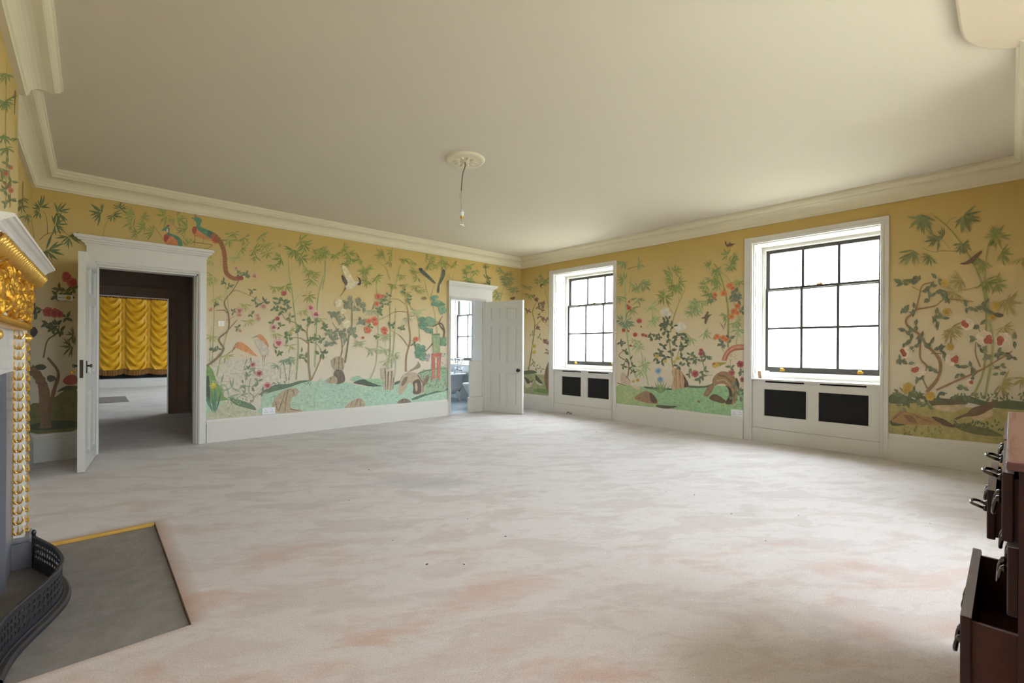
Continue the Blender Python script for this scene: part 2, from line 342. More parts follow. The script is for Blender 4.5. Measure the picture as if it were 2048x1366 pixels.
# carpet with the hearth let into it
HX, HY0, HY1 = 0.302, 2.232, 3.688
fl = MB()
def cells(mb, xs, ys, z, skip):
    for i in range(len(xs) - 1):
        for j in range(len(ys) - 1):
            if skip(i, j): continue
            mb.add([(xs[i], ys[j], z), (xs[i + 1], ys[j], z), (xs[i + 1], ys[j + 1], z), (xs[i], ys[j + 1], z)], [(0, 1, 2, 3)])
cells(fl, [XL - .3, HX, XW + .4], [YR - .4, HY0, HY1, YF + .07], 0.0, lambda i, j: i == 0 and j == 1)
for (p, q) in (((HX, HY0), (HX, HY1)), ((XL - .3, HY1), (HX, HY1)), ((HX, HY0), (XL - .3, HY0))):
    fl.add([(p[0], p[1], 0), (q[0], q[1], 0), (q[0], q[1], -.03), (p[0], p[1], -.03)], [(0, 1, 2, 3)])
floor = struct(fl.build('floor', CARPET), 'cream cut-pile carpet worn and stained in patches')
struct(bx('floor_slab', STONE, None, XL - .3, XW + .45, YR - .45, YF + .15, -.35, -.031), 'floor under the carpet')

# cornice, closed loop round the room
prof = [(0.0, 2.640), (0.030, 2.640), (0.034, 2.652), (0.042, 2.658)]
for k in range(1, 8): a = k / 7 * math.pi / 2; prof.append((0.042 + .092 * (1 - math.cos(a)), 2.660 + .080 * math.sin(a)))
prof += [(0.150, 2.742), (0.150, 2.754), (0.158, 2.758), (0.172, 2.770), (0.176, 2.784), (0.186, 2.788), (0.186, 2.8149), (0.0, 2.8149)]
loop = [(XL, YF), (XL, BY1), (XB, BY1), (XB, BY0), (XL, BY0), (XL, YR), (NX, YR), (NX, YN), (XW, YN), (XW, YF)]
m = MB(); m.sweep(loop, prof, True); struct(m.build('trim_cornice', PLASTER), 'cream coved plaster cornice round the ceiling')
# skirting boards
bprof = [(0, 0), (.026, 0), (.026, .215), (.020, .222), (.020, .238), (.013, .246), (.010, .262), (.004, .269), (0, .269)]
AW = 0.085
def skirt(name, path, label): m = MB(); m.sweep(path, bprof); return struct(m.build(name, WHITE), label)
skirt('baseboard_far', [(D2[0] - .045, YF), (D1[1] + AW, YF)], 'tall white skirting between the two doorways')
skirt('baseboard_far_corner', [(XW, W1C + WW / 2 + .097), (XW, YF), (D2[1] + AW, YF)], 'white skirting in the corner behind the open white door')
skirt('baseboard_left', [(D1[0] - .07, YF), (XL, YF), (XL, BY1), (XB, BY1), (XB, 3.60)], 'white skirting in the alcove beside the chimneypiece')
skirt('baseboard_right', [(XW, W2C + WW / 2 + .097), (XW, W1C - WW / 2 - .055)], 'white skirting between the two windows')
skirt('baseboard_right_end', [(NX, YN), (XW, YN), (XW, W2C - WW / 2 - .066)], 'white skirting between the window and the near corner')

# ---------------------------------------------------------------- windows
def portal(name, T, c, w, z0, z1, n):
    L = bpy.data.lights.new(name, 'AREA'); L.shape = 'RECTANGLE'; L.size = w; L.size_y = z1 - z0; L.energy = 1
    L.cycles.is_portal = True
    o = bpy.data.objects.new(name, L); COL.objects.link(o)
    p = Vector(T(c, n, (z0 + z1) / 2)); inward = (Vector(T(c, 0, 0)) - Vector(T(c, 1, 0))).normalized()
    o.location = p; o.rotation_euler = inward.to_track_quat('-Z', 'Y').to_euler()
def window(name, T, c, label, w=WW, al=.092, ar=.066, at=.073, lifts=True, cover=None):
    root = struct(empty(name, T(c, 0, 0)), label)
    B = lambda nm, mt, par, a0, a1, n0, n1, z0, z1, **k: bx(nm, mt, par, a0, a1, n0, n1, z0, z1, T=T, **k)
    hi, lo, zt = c + w / 2, c - w / 2, WZ1
    for a0, a1, nm in ((hi - .004, hi + al, 'architrave_side'), (lo - ar, lo + .004, 'architrave_side')):
        o = B(nm, WHITE, root, a0, a1, -.028, .004, 0, zt + at, bevel=.006)
    B('architrave_head', WHITE, root, lo - ar + .0002, hi + al - .0002, -.0275, .004, zt - .004, zt + at - .0002, bevel=.006)
    ins = (hi + al * .42, lo - ar * .42)
    o = B('architrave_bead', WHITE, root, hi + .012, hi + .024, -.036, -.028, 0, zt + .02, bevel=.003)
    o = B('architrave_bead', WHITE, root, lo - .024, lo - .012, -.036, -.028, 0, zt + .02, bevel=.003)
    o = B('architrave_bead', WHITE, root, lo - .024, hi + .024, -.0362, -.0282, zt + .012, zt + .024, bevel=.003)
    zs = .765
    B('window_board', WHITE, root, lo + .002, hi - .002, -.03, .335, zs - .022, zs, bevel=.004)
    B('sill_upstand', WHITE, root, lo + .002, hi - .002, .30, .40, zs, .838, bevel=.003)
    # panelled shutters folded back in the reveals
    for sgn, e in ((-1, hi), (1, lo)):
        f = lambda d: e + sgn * d
        a0, a1 = sorted((f(0), f(.012)))
        sh = B('shutter', WHITE, root, a0, a1, .018, .285, zs + .001, zt - .002)
        a0, a1 = sorted((f(.012), f(.020)))
        for (z0, z1) in ((zs + .07, 1.52), (1.60, 1.70), (1.78, zt - .10)):
            p = MB()
            for (n0, n1, y0, y1) in ((.055, .250, z0, z0 + .012), (.055, .250, z1 - .012, z1), (.055, .067, z0 + .012, z1 - .012), (.238, .250, z0 + .012, z1 - .012)):
                p.box(a0, a1, n0, n1, y0, y1, 0, T)
            p.build('panel_mould', WHITE, sh)
        a0, a1 = sorted((f(0), f(.034))); B('sash_box', WHITE, root, a0, a1, .288, .46, zs, zt - .001)
        a0, a1 = sorted((f(.034), f(.046))); B('parting_bead', WHITE, root, a0, a1, .300, .316, .838, zt - .03)
    B('soffit_panel', WHITE, root, lo + .012, hi - .012, .02, .29, zt - .012, zt - .001)
    B('head_box', WHITE, root, lo + .036, hi - .036, .288, .46, zt - .045, zt - .0015)
    sa, sb = lo + .038, hi - .038
    def sash(nm, n0, n1, z0, z1, rows, rb, rt, st):
        m = MB()
        m.box(sa, sa + st, n0, n1, z0, z1, 0, T).box(sb - st, sb, n0, n1, z0, z1, 0, T)
        m.box(sa + st, sb - st, n0, n1, z0, z0 + rb, 0, T).box(sa + st, sb - st, n0, n1, z1 - rt, z1, 0, T)
        so = m.build(nm, SASH, root)
        ga, gb, gz0, gz1 = sa + st, sb - st, z0 + rb, z1 - rt
        for k in (1, 2):
            x = ga + (gb - ga) * k / 3; B('glazing_bar', SASH, so, x - .013, x + .013, n0 + .006, n1 - .006, gz0, gz1)
        for k in range(1, rows):
            z = gz0 + (gz1 - gz0) * k / rows; B('glazing_bar', SASH, so, ga, gb, n0 + .0065, n1 - .0065, z - .013, z + .013)
        for r in range(rows):
            for k in range(3):
                x0, x1 = ga + (gb - ga) * k / 3, ga + (gb - ga) * (k + 1) / 3; z0_, z1_ = gz0 + (gz1 - gz0) * r / rows, gz0 + (gz1 - gz0) * (r + 1) / rows
                nn = (n0 + n1) / 2
                MB().add([T(x0, nn, z0_), T(x1, nn, z0_), T(x1, nn, z1_), T(x0, nn, z1_)], [(0, 1, 2, 3)]).build('pane', GLASS, so)
        return so
    lower = sash('lower_sash', .322, .360, .838, 1.903, 2, .066, .026, .036)
    upper = sash('upper_sash', .368, .406, 1.868, zt - .046, 1, .034, .040, .040)
    if lifts:
        for k in (-.40, .39):
            l = MB(); l.box(c + k - .028, c + k + .028, .316, .322, .852, .878, 0, T).tube([T(c + k - .022, .312, .872), T(c + k - .012, .298, .884), T(c + k + .012, .298, .884), T(c + k + .022, .312, .872)], .006, 6)
            l.build('sash_lift', BRASS, lower)
        l = MB(); l.box(c - .03, c + .03, .326, .366, 1.903, 1.916, 0, T).tube([T(c - .02, .345, 1.916), T(c, .345, 1.930), T(c + .035, .345, 1.924)], .006, 6); l.build('sash_fastener', BRASS, lower)
    portal('portal_' + name, T, c, w - .08, .85, zt - .05, .50)
    return root
window('window_1', TW, W1C, 'dark-framed sash window beside the open white door', al=.105, ar=.052)
window('window_2', TW, W2C, 'dark-framed sash window with a small white box on its board')
window('added_window_3', TN, NWC, 'added unseen sash window in the recess beside the chest of drawers', w=1.2)  # unseen window added to let more daylight in from behind the camera
window('added_window_5', TN, NWD, 'added unseen sash window straight behind the chest of drawers', w=1.2)  # second unseen window, added to brighten the walls
# bathroom window: same pattern in the outer wall
BXW, BWC = 6.05, 8.28
TB = lambda a, n, z: (BXW + n, a, z)

# radiator casings below the windows
def rad_cover(c, label, p1, p2, s1, s2):
    o = thing('radiator_cover', label, 'radiator cover', (XW, c, 0), 'white radiator casings under the windows')
    lo, hi = c - WW / 2 + .005, c + WW / 2 - .005; n0, n1 = .004, .022
    # front board with openings for grilles and slots, made from cells
    ops = [(p1[0], p1[1], .316, .640), (p2[0], p2[1], .316, .640), (s1[0], s1[1], .722, .7428), (s2[0], s2[1], .722, .7428)]
    A = sorted({lo, hi, *[v for q in ops for v in q[:2]]}); Z = sorted({.163, .7428, *[v for q in ops for v in q[2:]]})
    m = MB()
    for i in range(len(A) - 1):
        for j in range(len(Z) - 1):
            ca, cz = (A[i] + A[i + 1]) / 2, (Z[j] + Z[j + 1]) / 2
            if any(q[0] < ca < q[1] and q[2] < cz < q[3] for q in ops): continue
            m.box(A[i], A[i + 1], n0, n1, Z[j], Z[j + 1], 0, TW)
    m.build('front_board', WHITE, o)
    bx('plinth_board', WHITE, o, lo, hi, -.006, .022, 0, .160, bevel=.003, T=TW)
    for p in (p1, p2):
        bx('grille', GRILLE, o, p[0] - .01, p[1] + .01, n1 + .001, n1 + .006, .306, .650, T=TW)
        f = MB()
        for (a0, a1, z0, z1) in ((p[0] - .012, p[1] + .012, .640, .650), (p[0] - .012, p[1] + .012, .306, .316), (p[0] - .012, p[0], .316, .640), (p[1], p[1] + .012, .316, .640)): f.box(a0, a1, -.002, .004, z0, z1, 0, TW)
        f.build('grille_bead', WHITE, o)
    bx('air_gap', SOOT, o, lo + .02, hi - .02, .06, .065, .70, .742, T=TW)
    bx('back_box', SOOT, o, lo, hi, .30, .31, 0, .74, T=TW)
    return o
rad_cover(W1C, 'white radiator casing with two black grilles under the window beside the open door', (4.884, 5.314), (4.318, 4.749), (4.89, 5.305), (4.33, 4.745))
rad_cover(W2C, 'white radiator casing with two black grilles under the window holding a small box', (1.591, 2.039), (1.016, 1.469), (1.613, 2.028), (1.034, 1.46))

# ---------------------------------------------------------------- doorways
def doorcase(name, x0, x1, al, ar, label, cl, cr):
    r = struct(empty(name, ((x0 + x1) / 2, YF, 0)), label); zt = 1.955
    for (a0, a1) in ((x0 - al, x0), (x1, x1 + ar)):
        bx('jamb_architrave', WHITE, r, a0, a1, YF - .030, YF + .002, 0, zt + .03, bevel=.005)
    for x, s in ((x0, -1), (x1, 1)):
        a0, a1 = sorted((x + s * .010, x + s * .024)); bx('architrave_bead', WHITE, r, a0, a1, YF - .040, YF - .030, 0, zt + .02, bevel=.003)
        a0, a1 = sorted((x, x - s * .016)); bx('jamb_lining', WHITE, r, a0, a1, YF + .002, YF + .16, 0, zt)
        a0, a1 = sorted((x - s * .016, x - s * .028)); bx('door_stop', WHITE, r, a0, a1, YF + .06, YF + .16, 0, zt - .014)
    bx('head_lining', WHITE, r, x0, x1, YF + .002, YF + .16, zt - .016, zt)
    bx('head_architrave', WHITE, r, x0 - .001, x1 + .001, YF - .030, YF + .002, zt, zt + .03, bevel=.005)
    bx('frieze', WHITE, r, x0 - al, x1 + ar, YF - .030, YF + .002, zt + .03, 2.145, bevel=.003)
    bx('architrave_bead', WHITE, r, x0 - .024, x1 + .024, YF - .040, YF - .030, zt + .010, zt + .024, bevel=.003)
    L, Rr = x0 - al, x1 + ar
    pr = [(.030, 2.140), (.036, 2.140), (.038, 2.158), (.050, 2.170), (.058, 2.186), (.072, 2.190), (.074, 2.204), (.088, 2.210), (.092, 2.228), (.092, 2.240), (0, 2.240), (0, 2.140)]
    m = MB()
    kl, kr = cl / .092, cr / .092
    vs = []; n = len(pr)
    for e, z in pr: vs.append((L - max(0, e - .03) * kl, YF - e, z))
    for e, z in pr: vs.append((Rr + max(0, e - .03) * kr, YF - e, z))
    m.add(vs, [(k, (k + 1) % n, n + (k + 1) % n, n + k) for k in range(n)] + [tuple(range(n))[::-1], tuple(range(n, 2 * n))])
    m.build('cornice', WHITE, r); return r
doorcase('trim_door_1', D1[0], D1[1], .072, .078, 'white doorcase with a deep moulded cornice under two painted pheasants', .14, .10)
doorcase('trim_door_2', D2[0], D2[1], .045, .16, 'white doorcase with a moulded cornice to the bathroom', .06, .13)

def door_leaf(name, hinge, end, thick, w, z0, z1, side, label, knob):
    """six-panel door; local a along the leaf from the hinge, b across it, z up"""
    hx, hy = hinge; d = (Vector(end) - Vector(hinge)).normalized(); nrm = Vector((-d.y, d.x))
    T = lambda a, b, z: (hx + d.x * a + nrm.x * b, hy + d.y * a + nrm.y * b, z)
    r = struct(empty(name, (hx, hy, 0)), label)
    t2 = thick / 2
    st, ms = .105, .10; dp = .15; rails = [(z0, z0 + .125), (z0 + .70, z0 + .855), (z0 + 1.51, z0 + 1.60), (z1 - .105, z1)]
    m = MB()
    m.box(0, st, -t2, t2, z0, z1, 0, T).box(w - st, w, -t2, t2, z0, z1, 0, T)
    for k, (a, b) in enumerate(rails): m.box(st, w - st, -t2, t2, a, b, 0, T)
    for k in range(3): m.box(w / 2 - ms / 2, w / 2 + ms / 2, -t2, t2, rails[k][1], rails[k + 1][0], 0, T)
    leaf = m.build('leaf_frame', DOORW, r)
    for k in range(3):
        for (a0, a1) in ((st, w / 2 - ms / 2), (w / 2 + ms / 2, w - st)):
            zz0, zz1 = rails[k][1], rails[k + 1][0]
            p = MB(); p.box(a0, a1, -t2 * .15, t2 * .15, zz0, zz1, 0, T)
            for s in (-1, 1):
                b0, b1 = sorted((s * t2 * .15, s * t2 * .75)); q = .016
                p.box(a0, a1, b0, b1, zz0, zz0 + q, 0, T).box(a0, a1, b0, b1, zz1 - q, zz1, 0, T)
                p.box(a0, a0 + q, b0, b1, zz0 + q, zz1 - q, 0, T).box(a1 - q, a1, b0, b1, zz0 + q, zz1 - q, 0, T)
                b0, b1 = sorted((s * t2 * .15, s * t2 * .55)); p.box(a0 + .035, a1 - .035, b0, b1, zz0 + .035, zz1 - .035, 0, T)
            p.build('panel', DOORW, r)
    knob(r, T, w, t2); return r
def knob1(r, T, w, t2):
    bx('lock_plate', HANDLE, r, w, w + .002, -.012, .012, .84, 1.00, T=T)
    for s in (-1, 1):
        m = MB(); b0, b1 = sorted((s * t2, s * (t2 + .006))); m.box(w - .075, w - .050, b0, b1, .88, .99, 0, T)
        m.tube([T(w - .062, s * t2, .945), T(w - .062, s * (t2 + .022), .945), T(w - .062, s * (t2 + .030), .945), T(w - .062, s * (t2 + .040), .945)], [.008, .008, .018, .012], 10)
        m.build('lever_handle', HANDLE, r, smooth=True)
    m = MB(); m.tube([T(w - .062, -t2, .905), T(w - .062, -t2 - .03, .905)], .005, 6).ell(T(w - .062, -t2 - .04, .89), (.014, .014, .02)); m.build('key', BRASS, r)
def knob2(r, T, w, t2):
    for s in (-1, 1):
        p0 = Vector(T(w - .07, 0, .75)); nn = (Vector(T(w - .07, s, .75)) - p0).normalized()
        m = MB(); m.tube([p0 + nn * t2, p0 + nn * (t2 + .004), p0 + nn * (t2 + .006), p0 + nn * (t2 + .018), p0 + nn * (t2 + .026), p0 + nn * (t2 + .042), p0 + nn * (t2 + .052), p0 + nn * (t2 + .056)], [.026, .026, .012, .012, .026, .032, .024, .004], 14)
        m.build('door_knob', BLACKK, r, smooth=True)
door_leaf('door_1', (.016, 6.348), (-.064, 5.554), .050, .80, .006, 1.960, 1, 'white panelled door standing open against the alcove beside the fireplace', knob1)
door_leaf('door_2', (5.185, 6.345), (5.400, 5.606), .042, .775, .006, 1.945, 1, 'white six-panel door with a black knob standing open by the corner window', knob2)

# ---------------------------------------------------------------- lobby and the room beyond it
LB = 9.525
struct(bx('floor_lobby', CARPET, None, -.9, 1.5, YF + .07, LB + .1, -.05, -.001), 'carpet of the dark lobby')
LOBW = mat('lobby_paint', (168, 148, 132), 0.6)
struct(bx('wall_lobby_right', LOBW, None, 1.25, 1.45, YF + .15, LB, 0, 2.55), 'right wall of the lobby')
struct(bx('wall_lobby_left', LOBW, None, -.95, -.75, YF + .15, LB, 0, 2.55), 'left wall of the lobby')
struct(bx('ceiling_lobby', LOBW, None, -.95, 1.45, YF + .14, LB + .2, 2.45, 2.7), 'lobby ceiling')
TL = lambda a, n, z: (a, LB + n, z)
wall('wall_lobby_end', TL, -2.6, 5.0, 0, 3.0, .16, [(.09, .947, 0, 1.92)], [LOBW, COOLWHITE], 'end wall of the lobby with an open doorway')
r = struct(empty('trim_lobby_doorcase', (.5, LB, 0)), 'dim doorcase at the end of the lobby')
for a0, a1 in ((.0, .09), (.947, 1.05)): bx('jamb_architrave', LOBW, r, a0, a1, LB - .03, LB, 0, 1.95, bevel=.004)
bx('frieze', LOBW, r, .0, 1.05, LB - .03, LB, 1.95, 2.02, bevel=.004); bx('cornice', LOBW, r, -.06, 1.11, LB - .07, LB, 2.02, 2.08, bevel=.01)
for z0, z1 in ((.35, .95), (1.05, 2.0)): bx('wall_panel', LOBW, r, 1.12, 1.22, LB - .015, LB, z0, z1, bevel=.004)
Y2 = 16.44
struct(bx('floor_room_beyond', CARPET, None, -2.4, 4.8, LB + .1, Y2, -.05, -.001), 'pale carpet of the room beyond the lobby')
struct(bx('ceiling_room_beyond', CEIL, None, -2.6, 5.2, LB + .15, Y2 + .2, 3.0, 3.2), 'ceiling of the room beyond')
struct(bx('wall_room_beyond_left', COOLWHITE, None, -2.6, -2.4, LB + .15, Y2 + .2, 0, 3.0), 'left wall of the room beyond')
TG = lambda a, n, z: (4.8 + n, a, z)
wall('wall_room_beyond_right', TG, LB + .15, Y2 + .2, 0, 3.0, .3, [(10.7, 11.5, .6, 2.6), (13.2, 14.8, .6, 2.6)], [COOLWHITE, COOLWHITE], 'window wall of the room beyond')
for c, w in ((11.1, .8), (14.0, 1.6)):
    portal('portal_beyond', TG, c, w, .6, 2.6, .35)
    rr = struct(empty('window_room_beyond', (4.8, c, .6)), 'tall window of the room beyond')
    m = MB()
    for a in (c - w / 2, c - .02, c + w / 2 - .05): m.box(a, a + .05, .1, .15, .6, 2.6, 0, TG)
    for z in (.6, 1.55, 2.55): m.box(c - w / 2 + .05, c + w / 2 - .05, .1, .15, z, z + .05, 0, TG)
    m.build('window_frame', SASH, rr); MB().add([TG(c - w / 2, .125, .6), TG(c + w / 2, .125, .6), TG(c + w / 2, .125, 2.6), TG(c - w / 2, .125, 2.6)], [(0, 1, 2, 3)]).build('pane', GLASS, rr)
struct(bx('wall_room_beyond_back', COOLWHITE, None, -2.6, 5.2, Y2, Y2 + .2, 0, 3.0), 'back wall of the room beyond')
struct(bx('baseboard_room_beyond', WHITE, None, -2.4, 4.8, Y2 - .03, Y2, 0, .235, bevel=.006), 'white skirting under the yellow blind')
bb = bx('hearth_slab', STONE, None, -1.0, .57, 12.1, 13.5, -.004, .004); tag(bb, 'dark stone hearth slab let into the carpet of the room beyond', 'hearth')
# yellow festoon blind
BX0, BX1, BZ0, BZ1 = .10, 2.26, .52, 2.43
bl = thing('festoon_blind', 'yellow satin festoon blind with gathered swags and a brown fringe', 'blind', ((BX0 + BX1) / 2, Y2 - .04, 0))
NC = 4; nu, nz = 28 * NC, 150; m = MB(); vs = []; cw = (BX1 - BX0) / NC
for j in range(nz + 1):
    z = BZ0 + (BZ1 - BZ0) * j / nz
    for i in range(nu + 1):
        u = (BX1 - BX0) * i / nu; q = (u / cw) % 1.0; s = 2 * q - 1
        ph = (z - .36 * s * s * (1 if abs(s) < 1 else 1)) / .225
        sw = (0.5 + 0.5 * math.cos(2 * math.pi * ph)) ** 1.6
        ed = abs(s) ** 6
        y = .045 + .075 * sw * (1 - s * s) + .030 * (1 - s * s) + .018 * math.sin(ph * 9 + s * 5) * (1 - ed) * .5 + .022 * math.cos(s * 26) * abs(s) ** 2.5
        sag = -.05 * (1 - s * s) * (1 - j / nz) ** 6
        vs.append((BX0 + u, Y2 - y, z + sag))
m.add(vs, [(j * (nu + 1) + i, j * (nu + 1) + i + 1, (j + 1) * (nu + 1) + i + 1, (j + 1) * (nu + 1) + i) for j in range(nz) for i in range(nu)])
m.build('gathered_fabric', SATIN, bl, smooth=True)
m = MB(); vs = []
for j in range(5):
    for i in range(nu * 2 + 1):
        u = (BX1 - BX0) * i / (nu * 2); q = (u / cw) % 1.0; s = 2 * q - 1
        vs.append((BX0 + u, Y2 - .06 - .05 * (1 - s * s) - .010 * math.sin(i * 1.9) - .004 * j, .53 - .05 * (1 - s * s) - .155 * j / 4 + .012 * (j == 4) * math.sin(i * 2.3)))
n = nu * 2 + 1
m.add(vs, [(j * n + i, j * n + i + 1, (j + 1) * n + i + 1, (j + 1) * n + i) for j in range(4) for i in range(n - 1)]); m.build('bottom_fringe', FRINGE, bl, smooth=True)
m = MB(); vs = []
for j in range(4):
    for i in range(nu * 2 + 1):
        vs.append((BX0 + (BX1 - BX0) * i / (nu * 2), Y2 - .05 - .016 * math.sin(i * .9), 2.42 + .075 * j / 3))
m.add(vs, [(j * n + i, j * n + i + 1, (j + 1) * n + i + 1, (j + 1) * n + i) for j in range(3) for i in range(n - 1)]); m.build('ruched_heading', FRINGE, bl, smooth=True)
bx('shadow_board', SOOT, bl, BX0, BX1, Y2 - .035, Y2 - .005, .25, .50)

# ---------------------------------------------------------------- bathroom
BY_END = 9.2
struct(bx('floor_bathroom', BATHFLOOR, None, 3.2, 6.2, YF + .07, BY_END, -.05, -.001), 'blue-grey bathroom floor')
struct(bx('ceiling_bathroom', COOLWHITE, None, 3.2, 6.55, YF + .14, BY_END + .2, HC, HC + .25), 'bathroom ceiling')
struct(bx('wall_bathroom_left', COOLWHITE, None, 3.0, 3.2, YF + .15, BY_END, 0, HC), 'left wall of the bathroom')
struct(bx('wall_bathroom_back', COOLWHITE, None, 3.0, 6.6, BY_END, BY_END + .2, 0, HC), 'back wall of the bathroom')
wall('wall_bathroom_window', TB, YF + .15, BY_END, 0, HC, .42, [(BWC - WW / 2, BWC + WW / 2, .743, WZ1)], [COOLWHITE, COOLWHITE], 'window wall of the bathroom')
window('window_4', TB, BWC, 'dark-framed sash window in the bathroom')
# boxed pier that closes the right side of the bathroom doorway
r = struct(empty('wall_bathroom_pier', (5.02, YF + .06, 0)), 'narrow white panelled pier inside the bathroom doorway')
bx('upper_board', COOLWHITE, r, 4.925, 5.140, YF + .045, YF + .075, .88, 1.939); bx('lower_board', WHITE, r, 4.868, 5.140, YF + .032, YF + .070, .27, .88)
bx('dado_rail', WHITE, r, 4.866, 5.139, YF + .022, YF + .078, .87, .90, bevel=.006); bx('plinth', WHITE, r, 4.838, 5.140, YF + .012, YF + .072, 0, .265, bevel=.006)
# roll-top bath
bt = thing('roll_top_bath', 'white roll-top bath seen through the bathroom doorway', 'bath', (5.25, 8.15, 0))
def bath_ring(f, z, w, l): return [(5.22 + l * math.copysign(abs(math.cos(a)) ** .75, math.cos(a)), 8.15 + w * math.copysign(abs(math.sin(a)) ** .75, math.sin(a)), z) for a in [2 * math.pi * k / 40 for k in range(40)]]
rings = [bath_ring(0, .15, .20, .56), bath_ring(0, .17, .26, .64), bath_ring(0, .30, .32, .73), bath_ring(0, .545, .345, .755), bath_ring(0, .552, .385, .795), bath_ring(0, .575, .392, .802), bath_ring(0, .590, .375, .785), bath_ring(0, .580, .335, .745), bath_ring(0, .30, .29, .70), bath_ring(0, .20, .22, .60)]
m = MB(); m.add([p for q in rings for p in q], [(i * 40 + k, i * 40 + (k + 1) % 40, (i + 1) * 40 + (k + 1) % 40, (i + 1) * 40 + k) for i in range(len(rings) - 1) for k in range(40)] + [tuple(range(40))[::-1], tuple(9 * 40 + k for k in range(40))]); m.build('tub', ENAMEL, bt, smooth=True)
for sx in (-.45, .45):
    for sy in (-.2, .2):
        m = MB(); m.tube([(5.25 + sx, 8.15 + sy, .19), (5.25 + sx * 1.12, 8.15 + sy * 1.25, .13), (5.25 + sx * 1.1, 8.15 + sy * 1.2, .06), (5.25 + sx * 1.16, 8.15 + sy * 1.3, .0)], [.05, .045, .03, .04], 8); m.build('claw_foot', ENAMEL, bt, smooth=True)
tp = thing('bath_mixer_tap', 'chrome telephone-style bath mixer standing on the bath rim', 'tap', (5.62, 7.785, .592))
X_, Y_ = 5.62, 7.785
m = MB()
for s in (-.09, .09): m.tube([(X_ + s, Y_, .593), (X_ + s, Y_, .70)], .016, 8); m.ell((X_ + s, Y_, .606), (.024, .024, .012)); m.tube([(X_ + s - .04, Y_, .715), (X_ + s + .04, Y_, .715)], .009, 6); m.tube([(X_ + s, Y_ - .04, .715), (X_ + s, Y_ + .04, .715)], .009, 6)
m.tube([(X_ - .10, Y_, .67), (X_ + .10, Y_, .67)], .022, 10); m.tube([(X_, Y_, .67), (X_, Y_ + .10, .66), (X_, Y_ + .13, .64)], .016, 8)
m.build('mixer_body', CHROME, tp, smooth=True)
m = MB(); m.tube([(X_, Y_, .67), (X_, Y_, .86)], .012, 8); m.tube([(X_ - .10, Y_, .90), (X_ - .05, Y_, .86), (X_ + .05, Y_, .86), (X_ + .10, Y_, .90)], .010, 8); m.build('cradle', CHROME, tp, smooth=True)
m = MB(); m.tube([(X_ - .14, Y_, .90), (X_ + .10, Y_, .895)], .014, 8); m.lathe([(.0, 0), (.02, .0), (.045, -.04), (.045, -.05), (0, -.05)], (X_ - .15, Y_, .92), 12); m.build('handset', CHROME, tp, smooth=True)
m = MB(); m.tube([(X_ + .10, Y_, .895)] + [(X_ + .10 + .07 * math.sin(k / 8 * math.pi) - .12 * k / 8, Y_ - .03, .895 + .10 * math.sin(k / 8 * math.pi) - .22 * k / 8) for k in range(1, 9)], .007, 6); m.build('shower_hose', CHROME, tp, smooth=True)
# toilet
wc = thing('toilet', 'white ceramic toilet with its lid down in front of the bath', 'toilet', (5.62, 7.20, 0))
def wr(z, x0, x1, w): return [((x0 + x1) / 2 + (x1 - x0) / 2 * math.cos(a), 7.20 + w * math.sin(a), z) for a in [2 * math.pi * k / 28 for k in range(28)]]
R_ = [wr(0, 5.50, 5.86, .12), wr(.05, 5.50, 5.86, .11), wr(.16, 5.52, 5.85, .10), wr(.28, 5.42, 5.86, .15), wr(.37, 5.36, 5.86, .185), wr(.40, 5.345, 5.87, .19), wr(.405, 5.35, 5.86, .18)]
m = MB(); m.add([p for q in R_ for p in q], [(i * 28 + k, i * 28 + (k + 1) % 28, (i + 1) * 28 + (k + 1) % 28, (i + 1) * 28 + k) for i in range(6) for k in range(28)] + [tuple(6 * 28 + k for k in range(28))]); m.build('pan', ENAMEL, wc, smooth=True)
R_ = [wr(.408, 5.345, 5.86, .19), wr(.425, 5.34, 5.865, .193), wr(.437, 5.345, 5.86, .188), wr(.442, 5.37, 5.83, .16)]
m = MB(); m.add([p for q in R_ for p in q], [(i * 28 + k, i * 28 + (k + 1) % 28, (i + 1) * 28 + (k + 1) % 28, (i + 1) * 28 + k) for i in range(3) for k in range(28)] + [tuple(3 * 28 + k for k in range(28))]); m.build('seat_lid', ENAMEL, wc, smooth=True)
bx('cistern', ENAMEL, wc, 5.86, 6.04, 6.98, 7.42, .42, .80, bevel=.02)

